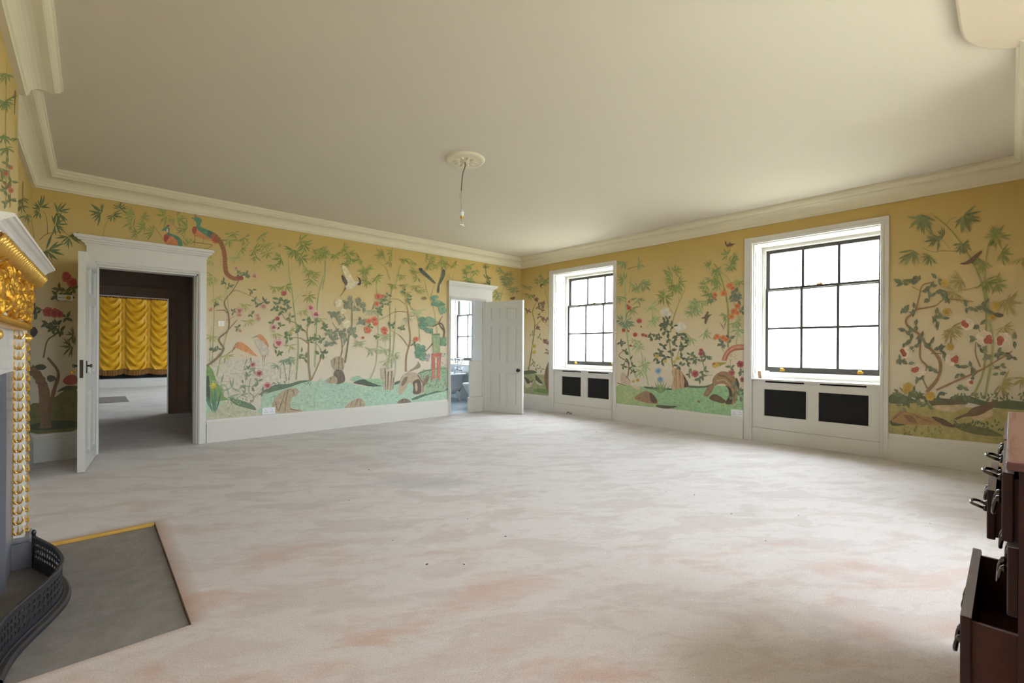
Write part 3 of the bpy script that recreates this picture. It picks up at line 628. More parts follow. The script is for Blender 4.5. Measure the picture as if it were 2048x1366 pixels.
# ---------------------------------------------------------------- chimneypiece
GILT2 = mat('dark_gilding', (150, 96, 26), 0.4, 0.8, noise=0.2, nscale=30)  # darker gold for the ground between the gadroon ridges
FC = 2.93
fp = thing('fireplace', 'carved white and gilded chimneypiece with a deep shelf and grey marble slips', 'fireplace', (XB, FC, 0))
for s in (1, -1):
    Y = lambda d: FC + s * d
    y0, y1 = sorted((Y(.46), Y(.63))); px1 = -.222 if s > 0 else -.262; bx('plinth_block', MARBLE, fp, XB, px1, y0, y1, -.0138, .118, bevel=.004)
    bx('plinth_cap', MARBLE, fp, XB, px1 - .006, y0, y1, .118, .142, bevel=.006)
    y0, y1 = sorted((Y(.490), Y(.592)))
    pil = bx('pilaster', CREAMW, fp, XB, -.250, y0, y1, .142, 1.200)
    m = MB(); N = 20; hgt = (1.200 - .150) / N
    for k in range(N):                                   # chain of gilded acanthus leaves on the pilaster face and its inner return
        z = .150 + k * hgt; yc = (y0 + y1) / 2
        for q in (-1, 1):
            m.add([(-.2495, yc, z), (-.236, yc + q * .016, z + hgt * .25), (-.2485, yc + q * .046, z + hgt * .95), (-.241, yc + q * .020, z + hgt * .75), (-.243, yc, z + hgt * .45)], [(0, 1, 2, 3, 4)] if q > 0 else [(4, 3, 2, 1, 0)])
        m.ell((-.245, yc, z + hgt * .15), (.011, .012, .011), 6, 4)
        yi = Y(.490) - s * .004
        for q in (-1, 1): m.tube([(-.271 + q * .002, yi, z + hgt * .12), (-.271 + q * .010, yi - s * .003, z + hgt * .22), (-.271 + q * .019, yi, z + hgt * .55), (-.271 + q * .014, yi, z + hgt * .92)], [.002, .0042, .0036, .0015], 6)
        m.ell((-.271, yi, z + hgt * .34), (.0055, .005, .010), 6, 4); m.tube([(-.271, yi, z + hgt * .5), (-.271, yi, z + hgt * .95)], [.003, .001], 5)
    m.build('gilded_leaves', GOLDP, fp)
    a0, a1 = sorted((Y(.484), Y(.490))); bx('gilded_edge', GOLD, fp, -.300, -.289, a0, a1, .142, 1.200)
    m = MB(); y = Y(.541); m.lathe([(.0, -.05), (.020, -.048), (.024, 0), (.020, .048), (0, .05)], (-.250, y, 1.160), 12, ax='y'); m.build('scroll_stop', GOLDP, fp, smooth=True)
    y0, y1 = sorted((Y(.19), Y(.484))); bx('marble_slip', MARBLE, fp, XB, -.292, y0, y1, -.0138, .995)
    y0, y1 = sorted((Y(.186), Y(.215))); bx('slip_edge', MARBLE, fp, XB, -.286, y0, y1, -.0138, .995)
bx('marble_lintel', MARBLE2, fp, XB, -.290, FC - .484, FC + .484, .995, 1.200)
bx('firebox', SOOT, fp, XB - .001, XB + .003, FC - .186, FC + .186, -.0138, .995)
bx('gilded_fillet', GOLD, fp, XB, -.240, FC - .592, FC + .592, 1.200, 1.238, bevel=.004)
m = MB()
for k in range(74): m.ell((-.239, FC - .584 + k * .016, 1.219), (.008, .006, .016), 6, 4, Matrix.Rotation(.6, 3, 'X'))
m.build('rope_moulding', GOLD, fp, smooth=True)
fz = bx('frieze_board', CREAMW, fp, XB, -.256, FC - .585, FC + .585, 1.238, 1.430)
random.seed(4); m = MB()
for k in range(260):                                     # dense gilded acanthus scrolls
    y = FC - .575 + 1.15 * random.random(); z = 1.262 + .158 * random.random() ** .9; L = .020 + .030 * random.random()
    R = Matrix.Rotation(random.uniform(-1.3, 1.3), 3, 'X') @ Matrix.Rotation(random.uniform(-.5, .5), 3, 'Y')
    m.ell((-.250 + .012 * random.random(), y, z), (.010 + .010 * random.random(), .009 + .008 * random.random(), L), 6, 5, R)
for k in range(14):
    y = FC - .55 + k * 1.10 / 13
    m.tube([(-.244, y + .034 * (1 - t / 11) * math.cos(t * .75), 1.345 + .034 * (1 - t / 11) * math.sin(t * .75)) for t in range(10)], [.009 - .0005 * t for t in range(10)], 6)
    m.ell((-.246, y, 1.275), (.012, .020, .012), 6, 4)
for k in range(5): m.ell((-.250, FC + .588, 1.27 + k * .034), (.022, .016, .022), 6, 5, Matrix.Rotation(.5, 3, 'X'))
m.build('carved_acanthus', GOLD, fp, smooth=True)
def skew(x, y, z): return (x - .024 * (FC + .72 - y), y, z)          # the shelf sits a little askew on the breast
bx('frieze_fillet', MARBLE2, fp, XB, -.247, FC - .60, FC + .60, 1.430, 1.440)
m = MB(); y0, y1 = FC - .66, FC + .655; cp = [(-.245, 1.440), (-.236, 1.442), (-.222, 1.446), (-.210, 1.454), (-.203, 1.466), (-.194, 1.478), (-.188, 1.488), (-.188, 1.500)]
vs = [skew(x, y, z) for y in (y0, y1) for x, z in cp] + [skew(XB - .0, y, z) for y in (y0, y1) for z in (1.440, 1.500)]
n = len(cp); m.add(vs, [(k, k + 1, n + k + 1, n + k) for k in range(n - 1)] + [tuple(range(n)) + (2 * n + 1, 2 * n), tuple(range(n, 2 * n))[::-1] + (2 * n + 2, 2 * n + 3)]); m.build('gilded_cove', GILT2, fp, smooth=False)
m = MB()
for k in range(27):
    y = y0 + .014 + k * (y1 - y0 - .028) / 26
    m.tube([skew(x + .005, y + .010 * math.sin(j * .95), z - .004) for j, (x, z) in enumerate(cp)], [.005, .008, .0095, .010, .010, .0095, .008, .005], 7)
m.build('gadroon_ridges', GOLDP, fp, smooth=True)
m = MB(); y0, y1 = FC - .72, FC + .72; sp = [(XB, 1.500), (-.196, 1.500), (-.196, 1.512), (-.190, 1.516), (-.184, 1.524), (-.176, 1.531), (-.166, 1.536), (-.158, 1.543), (-.152, 1.545), (-.152, 1.556), (XB, 1.556)]
n = len(sp); m.add([skew(x, y, z) if x > XB else (x, y, z) for y in (y0, y1) for x, z in sp], [(k, (k + 1) % n, n + (k + 1) % n, n + k) for k in range(n)] + [tuple(range(n))[::-1], tuple(range(n, 2 * n))]); m.build('mantel_shelf', CREAMW, fp)
# hearth, timber strip, fender
hs = bx('hearth_stone', STONE, None, XB, HX - .002, HY0 + .002, HY1 - .002, -.0305, -.014, bevel=.002); tag(hs, 'worn grey stone hearth slab let into the carpet in front of the fireplace', 'hearth')
st = MB(); st.box(-.20, HX - .004, HY1 - .030, HY1 - .004, -.0138, .004); st = st.build('timber_strip', PINE, None, bevel=.003); tag(st, 'narrow yellow timber strip along the edge of the hearth', 'strip')
fe = thing('fireplace_fender', 'low serpentine fender of pierced dark steel on the hearth', 'fender', (-.15, FC, -.014))
def catmull(P, n=8):
    out = []; P = [Vector(p) for p in P]; Q = [P[0] * 2 - P[1]] + P + [P[-1] * 2 - P[-2]]
    for i in range(1, len(Q) - 2):
        for k in range(n):
            t = k / n; a, b, c, d = Q[i - 1], Q[i], Q[i + 1], Q[i + 2]
            out.append(.5 * ((2 * b) + (c - a) * t + (2 * a - 5 * b + 4 * c - d) * t * t + (3 * b - a - 3 * c + d) * t ** 3))
    return out + [P[-1]]
fpth = [(-.214, 3.385), (-.202, 3.345), (-.168, 3.25), (-.126, 3.12), (-.102, 3.0), (-.094, 2.91), (-.104, 2.80), (-.140, 2.68), (-.190, 2.55), (-.222, 2.45), (-.238, 2.36), (-.244, 2.28)]
cp_ = [Vector((x, y)) for x, y in fpth]; cv = catmull([(p.x, p.y, 0) for p in cp_], 10)
z0 = -.014; cl = lambda z: [(p.x, p.y, z) for p in cv]
m = MB(); nC = len(cv)
def offs(d): 
    o = []
    for i, p in enumerate(cv):
        t = (cv[min(i + 1, nC - 1)] - cv[max(i - 1, 0)]).normalized(); nn = Vector((-t.y, t.x, 0)); o.append(p + nn * d)
    return o
bp_ = [(.030, 0), (.030, .014), (.022, .022), (.010, .026), (.008, .032), (-.004, .032), (-.004, 0)]
vs = []; OF = {d: offs(d) for d in {a for a, _ in bp_}}
for i in range(nC): vs += [(OF[d][i].x, OF[d][i].y, z0 + z) for d, z in bp_]
k_ = len(bp_); m.add(vs, [(i * k_ + j, i * k_ + (j + 1) % k_, (i + 1) * k_ + (j + 1) % k_, (i + 1) * k_ + j) for i in range(nC - 1) for j in range(k_)]); m.build('base_moulding', IRON, fe, smooth=False)
m = MB(); m.tube([(p.x, p.y, z0 + .158) for p in cv], .007, 8); m.build('top_rail', IRON, fe, smooth=True)
m = MB()                                                  # pierced band: plate with shaped holes
def band_cell(s0, s1, a, b, rx, rz, rot):
    def pt(u, z):
        f = u * (nC - 1); i = min(int(f), nC - 2); q = cv[i].lerp(cv[i + 1], f - i); return (q.x, q.y, z0 + z)
    K = 12; cu, cz = (s0 + s1) / 2, (a + b) / 2; hu, hz = (s1 - s0) / 2, (b - a) / 2; o_, i_ = [], []
    for k in range(K):
        t = 2 * math.pi * k / K + .26; cx, sy = math.cos(t), math.sin(t); q = max(abs(cx), abs(sy)); o_.append(pt(cu + hu * cx / q, cz + hz * sy / q))
        ex, ez = rx * cx, rz * sy; i_.append(pt(cu + hu * (ex * math.cos(rot) - ez * math.sin(rot)), cz + hz * (ex * math.sin(rot) + ez * math.cos(rot))))
    m.add(o_ + i_, [(k, (k + 1) % K, K + (k + 1) % K, K + k) for k in range(K)])
NB = 46; random.seed(2)
for k in range(NB):
    s0, s1 = k / NB, (k + 1) / NB
    band_cell(s0, s1, .050, .080, .82, .60, random.uniform(-.6, .6)); band_cell(s0, s1, .080, .112, .62, .84, random.uniform(-.8, .8)); band_cell(s0, s1, .112, .136, .80, .62, random.uniform(-.6, .6))
vs = [(p.x, p.y, z0 + z) for z in (.030, .050) for p in cv]; m.add(vs, [(i, i + 1, nC + i + 1, nC + i) for i in range(nC - 1)])
vs = [(p.x, p.y, z0 + z) for z in (.136, .156) for p in cv]; m.add(vs, [(i, i + 1, nC + i + 1, nC + i) for i in range(nC - 1)])
bd = m.build('pierced_band', IRON, fe); sd = bd.modifiers.new('t', 'SOLIDIFY'); sd.thickness = .003; sd.offset = 0
for p in (cv[0], cv[-1]):
    m = MB(); m.tube([(p.x, p.y, z0), (p.x, p.y, z0 + .165)], .008, 8); m.ell((p.x, p.y, z0 + .178), (.010, .010, .016)); m.build('end_finial', IRON, fe, smooth=True)

# ---------------------------------------------------------------- chest of drawers
ch = thing('chest_of_drawers', 'dark mahogany chest with several drawers pulled open and bronze bail handles', 'chest of drawers', (1.91, -.25, 0))
CX0, CX1, CYF, CYB = 1.372, 2.448, -.012, -.49
bx('top', MAHOGTOP, ch, 1.350, 2.470, CYB, .006, .880, .900, bevel=.004)
for x in (CX0, CX1 - .02, 1.900): bx('upright', MAHOG, ch, x, x + .02, CYB, CYF, .06, .880)
bx('back_panel', MAHOG, ch, CX0 + .02, CX1 - .02, CYB, CYB + .015, .06, .880)
bx('plinth', MAHOG, ch, CX0 - .012, CX1 + .012, CYB, CYF + .012, 0, .075, bevel=.004)
rows = [(.725, .868), (.573, .716), (.372, .545), (.090, .360)]
for z in (.7185, .560, .366, .082): bx('drawer_rail', MAHOG, ch, CX0 + .02, CX1 - .02, CYB + .02, CYF - .002, z - .006, z)
def drawer(x0, x1, z0, z1, yf, dx=0, flip=()):
    d = bx('drawer', MAHOG, ch, x0 + .002, x1 - .002, yf - .018, yf, z0, z1, bevel=.003)
    bx('edge_sheen', EDGE_SHEEN, d, x0 + .003, x1 - .003, yf - .0175, yf - .0005, z1 - .001, z1 + .0008)  # thin strip with the reflected sheen put into its colour
    m = MB(); b = max(yf - .40, CYB + .03); h = z1 - .012
    m.box(x0 + .012, x0 + .022, b, yf - .018, z0 + .006, h).box(x1 - .022, x1 - .012, b, yf - .018, z0 + .006, h).box(x0 + .022, x1 - .022, b, b + .010, z0 + .006, h).box(x0 + .022, x1 - .022, b + .01, yf - .018, z0 + .012, z0 + .020)
    m.build('drawer_box', DRAWERW, d)
    for k, xx in enumerate((x0 + (x1 - x0) * .24, x0 + (x1 - x0) * .76)):
        zc = (z0 + z1) / 2 - .005; m = MB(); up = k in flip
        for q in (-.032, .032): m.ell((xx + q, yf + .005, zc), (.009, .007, .009), 8, 4)
        if up: pts = [(xx - .032, yf + .008, zc), (xx - .034, yf + .024, zc + .006), (xx - .020, yf + .036, zc + .008), (xx + .020, yf + .036, zc + .008), (xx + .034, yf + .024, zc + .006), (xx + .032, yf + .008, zc)]
        else: pts = [(xx - .032, yf + .008, zc), (xx - .036, yf + .012, zc - .018), (xx - .020, yf + .013, zc - .034), (xx + .020, yf + .013, zc - .034), (xx + .036, yf + .012, zc - .018), (xx + .032, yf + .008, zc)]
        m.tube(catmull(pts, 4), .0042, 8); m.build('bail_handle', HANDLE, d, smooth=True)
    m = MB(); m.lathe([(0, .001), (.007, .001), (.007, .003), (0, .003)], ((x0 + x1) / 2, yf, z1 - .03), 10, ax='y'); m.build('keyhole_plate', BRASS, d)
A_, B_ = (1.394, 1.898), (1.922, 2.426)
drawer(*B_, *rows[0], .013, flip=(0,)); drawer(*A_, *rows[0], .012, flip=(1,))
drawer(*B_, *rows[1], .046, flip=(0,)); drawer(*A_, *rows[1], .004)
drawer(*B_, *rows[2], -.004); drawer(*A_, *rows[2], .073)
drawer(*B_, *rows[3], -.004); drawer(*A_, *rows[3], .000)

# ---------------------------------------------------------------- ceiling rose and bare bulb
RX, RY = 2.463, 3.318
cr = MB(); cr.lathe([(.0, 2.790), (.030, 2.788), (.036, 2.796), (.060, 2.792), (.085, 2.796), (.110, 2.790), (.135, 2.799), (.150, 2.794), (.165, 2.796), (.176, 2.804), (.180, 2.8148)], (RX, RY, 0), 40)
rose = empty('ceiling_rose', (RX, RY, HC)); tag(rose, 'round moulded plaster ceiling rose above the bare bulb', 'ceiling rose')
cr.build('rose_disc', PLASTER, rose, smooth=True)
for k in range(10):
    a = 2 * math.pi * k / 10; m = MB(); m.ell((RX + .082 * math.cos(a), RY + .082 * math.sin(a), 2.793), (.034, .014, .009), 8, 4, Matrix.Rotation(a, 3, 'Z')); m.build('rose_leaf', PLASTER, rose, smooth=True)
pd = thing('pendant_light', 'bare clear bulb hanging on a kinked brown flex from the ceiling rose', 'pendant light', (RX, RY, HC))
def hang(x, y): return on_y(x, y, 0) if False else (lambda d: EYE + d * ((Vector((RX, RY, 0)).dot(FW)) / d.dot(FW)))(ray(x, y))
m = MB(); m.tube(catmull([(RX, RY, 2.792), tuple(hang(930, 334)), tuple(hang(926, 346)), tuple(hang(924, 362)), tuple(hang(922.5, 382))], 5), .0042, 6); m.build('flex', CORDM, pd, smooth=True)
m = MB(); m.tube(catmull([tuple(hang(922.5, 382)), tuple(hang(919.5, 390)), tuple(hang(922, 398)), tuple(hang(922.5, 405)), tuple(hang(923, 418))], 5), .0034, 6); m.tube([tuple(hang(923.5, 383)), tuple(hang(923.5, 391)), tuple(hang(922, 398))], .003, 6); m.build('bare_wires', CLEARM, pd, smooth=True)
c = hang(923.5, 418); m = MB(); m.lathe([(.0, 0), (.008, 0), (.019, -.028), (.021, -.030), (.021, -.036), (.019, -.038), (.019, -.060), (.016, -.064), (0, -.064)], c, 16); m.build('lamp_holder', SOCKET, pd, smooth=True)
m = MB(); m.lathe([(.013, -.062), (.013, -.086), (0, -.086)], c, 14); m.build('bulb_cap', BRASS, pd, smooth=True)
m = MB(); m.lathe([(.012, -.084), (.014, -.095), (.026, -.122), (.030, -.140), (.027, -.158), (.016, -.170), (0, -.173)], c, 18); m.build('bulb_glass', BULBG, pd, smooth=True)
m = MB(); m.tube([(c.x, c.y, c.z - .086), (c.x, c.y, c.z - .120)], [.006, .004], 6); m.tube([(c.x - .012, c.y, c.z - .132), (c.x - .004, c.y, c.z - .122), (c.x + .004, c.y, c.z - .132), (c.x + .012, c.y, c.z - .122)], .001, 4); m.build('filament_stem', CLEARM, pd)

# ---------------------------------------------------------------- small fittings
def socket(T, c, z, label, w=.150):
    o = thing('socket_outlet', label, 'socket', T(c, 0, z), 'white double sockets above the skirting')
    bx('plate', SOCKET, o, c - w / 2, c + w / 2, -.009, -.0001, z - .044, z + .044, bevel=.003, T=T)
    for s in (-1, 1):
        m = MB()
        for (dx, dz) in ((0, .012), (-.012, -.014), (.012, -.014)): m.box(c + s * .036 + dx - .003, c + s * .036 + dx + .003, -.0096, -.0088, z + dz - .004, z + dz + .004, 0, T)
        m.build('pin_holes', DARKHOLE, o)
        bx('rocker', SOCKET, o, c + s * .012 - .005, c + s * .012 + .005, -.012, -.009, z + .018, z + .034, bevel=.001, T=T)
    return o
socket(TF, 1.655, .316, 'white double socket above the skirting beside a painted grey rock')
socket(TW, 2.352, .313, 'white double socket above the skirting against the window casing')
o = thing('bell_plate', 'cream wall plate with a round gilt knob beside the open door', 'wall plate', (-.192, YF, 1.602)); bx('plate', SOCKET, o, -.248, -.137, YF - .008, YF - .0001, 1.574, 1.630, bevel=.003)
m = MB(); m.lathe([(0, -.026), (.014, -.024), (.018, -.014), (.020, -.008), (.0, -.008)], (-.170, YF, 1.602), 16, ax='y'); m.build('gilt_knob', BRASS, o, smooth=True); bx('slot', HANDLE, o, -.243, -.195, YF - .0095, YF - .0078, 1.6005, 1.6035)
o = thing('light_switch', 'small clear light switch over the painted branch by the doorway', 'switch', (1.14, YF, 1.40)); SWM = mat('clear_switch_plastic', (222, 208, 178), 0.2); bx('plate', SWM, o, 1.100, 1.168, YF - .006, YF - .0001, 1.365, 1.433, bevel=.002); bx('rocker', SOCKET, o, 1.128, 1.140, YF - .010, YF - .006, 1.386, 1.412, bevel=.001)
# small carton on the window board, tilted back
K = Vector((6.115, 2.085, .7655)); dS = Vector((.595, .80, 0)) * .062; dC = Vector((.80, -.595, 0)) * .115; dU = Vector((.012, .016, .092)); 
o = thing('small_carton', 'small white and tan carton leaning on the window board', 'box', (6.18, 2.08, .765))
q = [K, K + dS, K + dS + dC, K + dC]; q += [p + dU for p in q]
m = MB(); m.add(q, [(0, 3, 7, 4), (4, 7, 6, 5), (2, 1, 5, 6), (3, 2, 6, 7), (0, 1, 2, 3)]); m.build('white_cover', BOXW, o)
m = MB(); e = Vector((-.80, .595, 0)) * .0006; m.add([q[0] + e, q[1] + e, q[5] + e, q[4] + e], [(0, 1, 2, 3)]); m.add([q[0], q[1], q[5], q[4]], [(0, 1, 2, 3)]); m.build('tan_spine', BOXB, o)
# cable ends by the far casing and crumbs on the carpet
o = MB(); o.tube([(6.03, 5.16, .002), (6.026, 5.15, .03), (6.024, 5.12, .036), (6.022, 5.07, .010), (6.026, 5.05, .03)], .006, 6); o = o.build('cable_end', CRUMB, None, smooth=True); tag(o, 'short dark cable end lying by the plinth of the far radiator casing', 'cable')
random.seed(9)
for (px, py, r) in ((1193, 864, .020), (1495, 911, .010), (1556, 949, .010), (1715, 949, .010), (1332, 984, .010), (1389, 990, .012), (1463, 1028, .012), (1597, 1031, .012), (1531, 1082, .010), (928, 1129, .012), (854, 1129, .016), (738, 940, .022), (698, 1001, .012), (935, 1038, .012), (1011, 1073, .014), (785, 1081, .010), (1860, 1048, .010)):
    p = on_z(px, py); r *= .55; q = MB(); q.ell((p.x, p.y, r * .22), (r, r * .55, r * .22), 7, 4, Matrix.Rotation(random.random() * 3, 3, 'Z')); q = q.build('carpet_crumb', CRUMB); tag(q, 'tiny dark crumb lying on the cream carpet', 'crumb', 'crumbs scattered on the carpet')

# ---------------------------------------------------------------- garden outside
g = MB(); g.add([(8, -300, -3.6), (500, -300, -3.6), (500, 300, -3.6), (8, 300, -3.6), (-400, -300, -3.6), (-400, 300, -3.6)], [(0, 1, 2, 3), (4, 0, 3, 5)]); g = g.build('lawn', LAWN); struct(g, 'sunlit lawn outside the windows')

# ---------------------------------------------------------------- the painted garden on the wallpaper (flat print: thin painted shapes lying on the paper)
def mural_mat():
    m = bpy.data.materials.new('mural_pigment'); m.use_nodes = True; nt = m.node_tree; b = nt.nodes['Principled BSDF']
    b.inputs['Roughness'].default_value = 0.6
    at = nt.nodes.new('ShaderNodeAttribute'); at.attribute_name = 'Col'
    tc = nt.nodes.new('ShaderNodeTexCoord'); n = tnoise(nt, tc.outputs['Object'], 26, 5, 0.65)
    mr = nt.nodes.new('ShaderNodeMapRange'); nt.links.new(n, mr.inputs[0]); mr.inputs[1].default_value = .25; mr.inputs[2].default_value = .75; mr.inputs[3].default_value = 0.74; mr.inputs[4].default_value = 1.22
    vm = nt.nodes.new('ShaderNodeVectorMath'); vm.operation = 'SCALE'; nt.links.new(at.outputs['Color'], vm.inputs[0]); nt.links.new(mr.outputs[0], vm.inputs['Scale'])
    nt.links.new(vm.outputs[0], b.inputs['Base Color']); return m
MURAL = mural_mat()
RNG = random.Random(11)
DEPTH = {}
class Paint:
    """draws in photo pixels of a zoomed block (origin, scale) and lays the shapes on a wall plane"""
    def __init__(s, wallo, axis, pos, ox, oy, sc): s.w, s.ax, s.pos, s.ox, s.oy, s.sc = wallo, axis, pos, ox, oy, sc; s.m = None
    def begin(s, name): s.end(); s.m = MB(); s.name = name; return s
    def end(s):
        if s.m and s.m.f: s.m.build(s.name, MURAL, s.w)
        s.m = None
    def lay(s): DEPTH[s.w.name] = DEPTH.get(s.w.name, 0) + 1            # next coat of paint
    def put(s, pts, col, jit=.10, flat=False):
        if not flat: s.lay()
        d = .0008 + DEPTH.get(s.w.name, 0) * 3e-6
        out = []
        for x, y in pts:
            X, Y = s.ox + x / s.sc, s.oy + y / s.sc
            out.append(on_y(X, Y, s.pos - d) if s.ax == 'y' else on_x(X, Y, s.pos + (d if s.pos < 0 else -d)))
        j = 1 + RNG.uniform(-jit, jit); c = tuple(min(1, v * j) for v in lin(tuple(.76 * a + .24 * b for a, b in zip(col, (228, 212, 178)))))
        s.m.add(out, [tuple(range(len(out)))], 0, c)
    def poly(s, flat, col, smooth=True, jit=.06):
        s.lay(); P = [(flat[i], flat[i + 1]) for i in range(0, len(flat), 2)]
        if smooth and len(P) > 3:
            n = len(P); Q = []
            for i in range(n):
                a, b, c, d = P[i - 1], P[i], P[(i + 1) % n], P[(i + 2) % n]
                for k in range(4):
                    t = k / 4
                    Q.append(tuple(.5 * (2 * b[q] + (c[q] - a[q]) * t + (2 * a[q] - 5 * b[q] + 4 * c[q] - d[q]) * t * t + (3 * b[q] - a[q] - 3 * c[q] + d[q]) * t ** 3) for q in (0, 1)))
            P = Q
        s.put(P, col, jit)
    def stem(s, flat, w, col, w2=None):
        s.lay(); P = [Vector((flat[i], flat[i + 1], 0)) for i in range(0, len(flat), 2)]
        C = catmull(P, 6) if len(P) > 2 else P
        w2 = w * .5 if w2 is None else w2; n = len(C); L, R = [], []
        for i, p in enumerate(C):
            t = (C[min(i + 1, n - 1)] - C[max(i - 1, 0)]).normalized(); nn = Vector((-t.y, t.x, 0)); ww = (w + (w2 - w) * i / (n - 1)) / 2 * RNG.uniform(.85, 1.15)
            L.append((p.x + nn.x * ww, p.y + nn.y * ww)); R.append((p.x - nn.x * ww, p.y - nn.y * ww))
        for i in range(n - 1): s.put([L[i], L[i + 1], R[i + 1], R[i]], col, .06, True)
    def leaf(s, x, y, ang, L, w, col):
        c, q = math.cos(math.radians(ang)), math.sin(math.radians(ang)); b = RNG.uniform(-.12, .12)
        s.put([(x + c * L * u - q * (w * v + b * L * u * u), y + q * L * u + c * (w * v + b * L * u * u)) for u, v in ((0, 0), (.22, .36), (.5, .5), (.8, .24), (1, 0), (.8, -.22), (.5, -.46), (.22, -.34))], col, .16)
    def fan(s, x, y, ang, col, L=50, n=7, spread=170):
        for k in range(n):
            a = ang - spread / 2 + spread * (k + RNG.uniform(-.25, .25)) / max(1, n - 1); l = L * 1.15 * RNG.uniform(.65, 1.1)
            o = L * .12; s.leaf(x + RNG.uniform(-o, o), y + RNG.uniform(-o, o), a, l, l * .16, col)
    def fans(s, data, col, L=50, n=7, spread=170):
        s.lay()
        for q in data: s.fan(q[0], q[1], q[2], col, q[3] if len(q) > 3 else L, n + 2, spread + 10)
    def leaves(s, flat, col, L=26, w=11, n=3):
        s.lay()
        for i in range(0, len(flat), 2):
            a0 = RNG.uniform(0, 360)
            for k in range(n + 1): s.leaf(flat[i] + RNG.uniform(-6, 6), flat[i + 1] + RNG.uniform(-6, 6), a0 + k * 360 / n + RNG.uniform(-35, 35), L * 1.12 * RNG.uniform(.75, 1.15), w * 1.12 * RNG.uniform(.85, 1.2), col)
    def disc(s, x, y, rx, ry, col, n=10, wob=.12):
        s.put([(x + rx * math.cos(2 * math.pi * k / n) * RNG.uniform(1 - wob, 1 + wob), y + ry * math.sin(2 * math.pi * k / n) * RNG.uniform(1 - wob, 1 + wob)) for k in range(n)], col, .08)
    def flower(s, x, y, r, outer, inner, n=6):
        a0 = RNG.uniform(0, 6); s.lay()
        for k in range(n): a = a0 + 2 * math.pi * k / n; s.disc(x + r * .52 * math.cos(a), y + r * .48 * math.sin(a), r * .46, r * .42, outer, 9)
        s.lay()
        for k in range(3): a = a0 + 2.1 * k; s.disc(x + r * .2 * math.cos(a), y + r * .2 * math.sin(a), r * .36, r * .30, inner, 8)
    def flowers(s, data, outer, inner, r=20):
        for q in data: s.flower(q[0], q[1], q[2] if len(q) > 2 else r, outer, inner)
    def strokes(s, x0, y0, x1, y1, n, col, L=16, w=4, ang=0, sp=30):
        s.lay()
        for k in range(n): s.leaf(RNG.uniform(x0, x1), RNG.uniform(y0, y1), ang + RNG.uniform(-sp, sp), L * RNG.uniform(.6, 1.3), w, col)

GD, GM, GP, GB = (72, 92, 44), (136, 144, 62), (168, 168, 92), (116, 148, 112)      # greens: deep, mid, pale olive, blue
GC = (164, 180, 130); TEAL = (70, 120, 92); BR = (116, 82, 52); BRL = (150, 122, 82); DK = (48, 50, 46)
TAN = (176, 156, 128); TAND = (112, 94, 78); PK = (226, 176, 168); RD = (170, 52, 62); WH = (232, 226, 208); OR = (214, 104, 56); BAM = (150, 164, 92)
MEAD = (172, 208, 182); MEADD = (78, 106, 84)

# ---- block A: above and beside the doorway to the lobby
A = Paint(wall_far, 'y', YF, 0, 380, 2.626)
A.begin('painted_bamboo').stem([205, 265, 250, 230, 330, 222, 372, 250], 4, BR); A.stem([250, 230, 245, 150, 228, 110], 4, BR); A.stem([180, 250, 160, 120], 5, GM)
A.fans([(212, 92, 250), (300, 118, 5, 62), (292, 182, 0, 58), (362, 246, 85, 60), (250, 318, 40, 76), (205, 116, 170, 36)], GD, 56, 9, 210)
A.stem([540, 245, 552, 190, 575, 150, 605, 108], 4, GM); A.fans([(532, 122, 200, 62), (592, 132, 65, 44), (628, 98, 290, 42)], GD, 50, 8, 190)
A.begin('painted_bamboo').fans([(704, 136, 175, 62), (742, 142, 5, 46), (692, 168, 150, 48), (724, 226, 165, 42), (764, 192, 185, 56), (806, 220, 200, 50)], GM, 50, 7, 130)
A.fans([(872, 132, 185, 56), (930, 150, 0, 54), (984, 202, 190, 54), (990, 288, 265, 44), (908, 150, 140, 40)], GM, 50, 7, 150)
A.stem([805, 180, 850, 250, 880, 290], 4, BRL); A.stem([900, 170, 975, 260, 1000, 292], 4, BRL); A.stem([885, 195, 918, 148], 3, BRL)
A.begin('painted_pheasant').poly([858, 250, 872, 232, 905, 238, 936, 272, 944, 300, 895, 296, 866, 276], (206, 112, 66)); A.poly([860, 246, 872, 230, 892, 236, 880, 262, 868, 274], (166, 48, 36))
A.poly([880, 236, 872, 216, 848, 212, 862, 200, 880, 190, 892, 204, 890, 226, 920, 236, 950, 258, 958, 300, 936, 300, 930, 266, 902, 242], (60, 122, 100)); A.lay(); A.disc(882, 188, 9, 5, (168, 50, 40)); A.disc(879, 214, 5, 12, PK)
A.begin('painted_pheasant').poly([1008, 212, 1018, 192, 1046, 198, 1092, 240, 1112, 268, 1058, 254, 1020, 238], (214, 128, 74)); A.poly([1008, 210, 1018, 192, 1034, 196, 1030, 222, 1018, 232], (168, 56, 40))
A.poly([1016, 152, 1034, 140, 1060, 158, 1054, 192, 1100, 212, 1146, 242, 1124, 264, 1080, 238, 1036, 206, 1032, 172], (58, 124, 96)); A.poly([1100, 214, 1146, 240, 1128, 262, 1090, 236], (52, 84, 74)); A.lay(); A.leaf(1030, 146, 250, 20, 7, RD); A.leaf(1018, 150, 200, 14, 6, DK)
A.stem([1024, 236, 1020, 300], 3, BR); A.stem([1070, 250, 1066, 284], 3, BR); A.stem([1016, 274, 1115, 290, 1066, 314], 4, BR)
A.lay()
for k in range(9): A.leaf(1104 + k * 3, 236 + k * 2, 60 + RNG.uniform(-20, 20), 44, 9, (176, 66, 44))
B = Paint(wall_far, 'y', YF, 400, 420, 3.177)
B.begin('painted_pheasant_tail').lay()
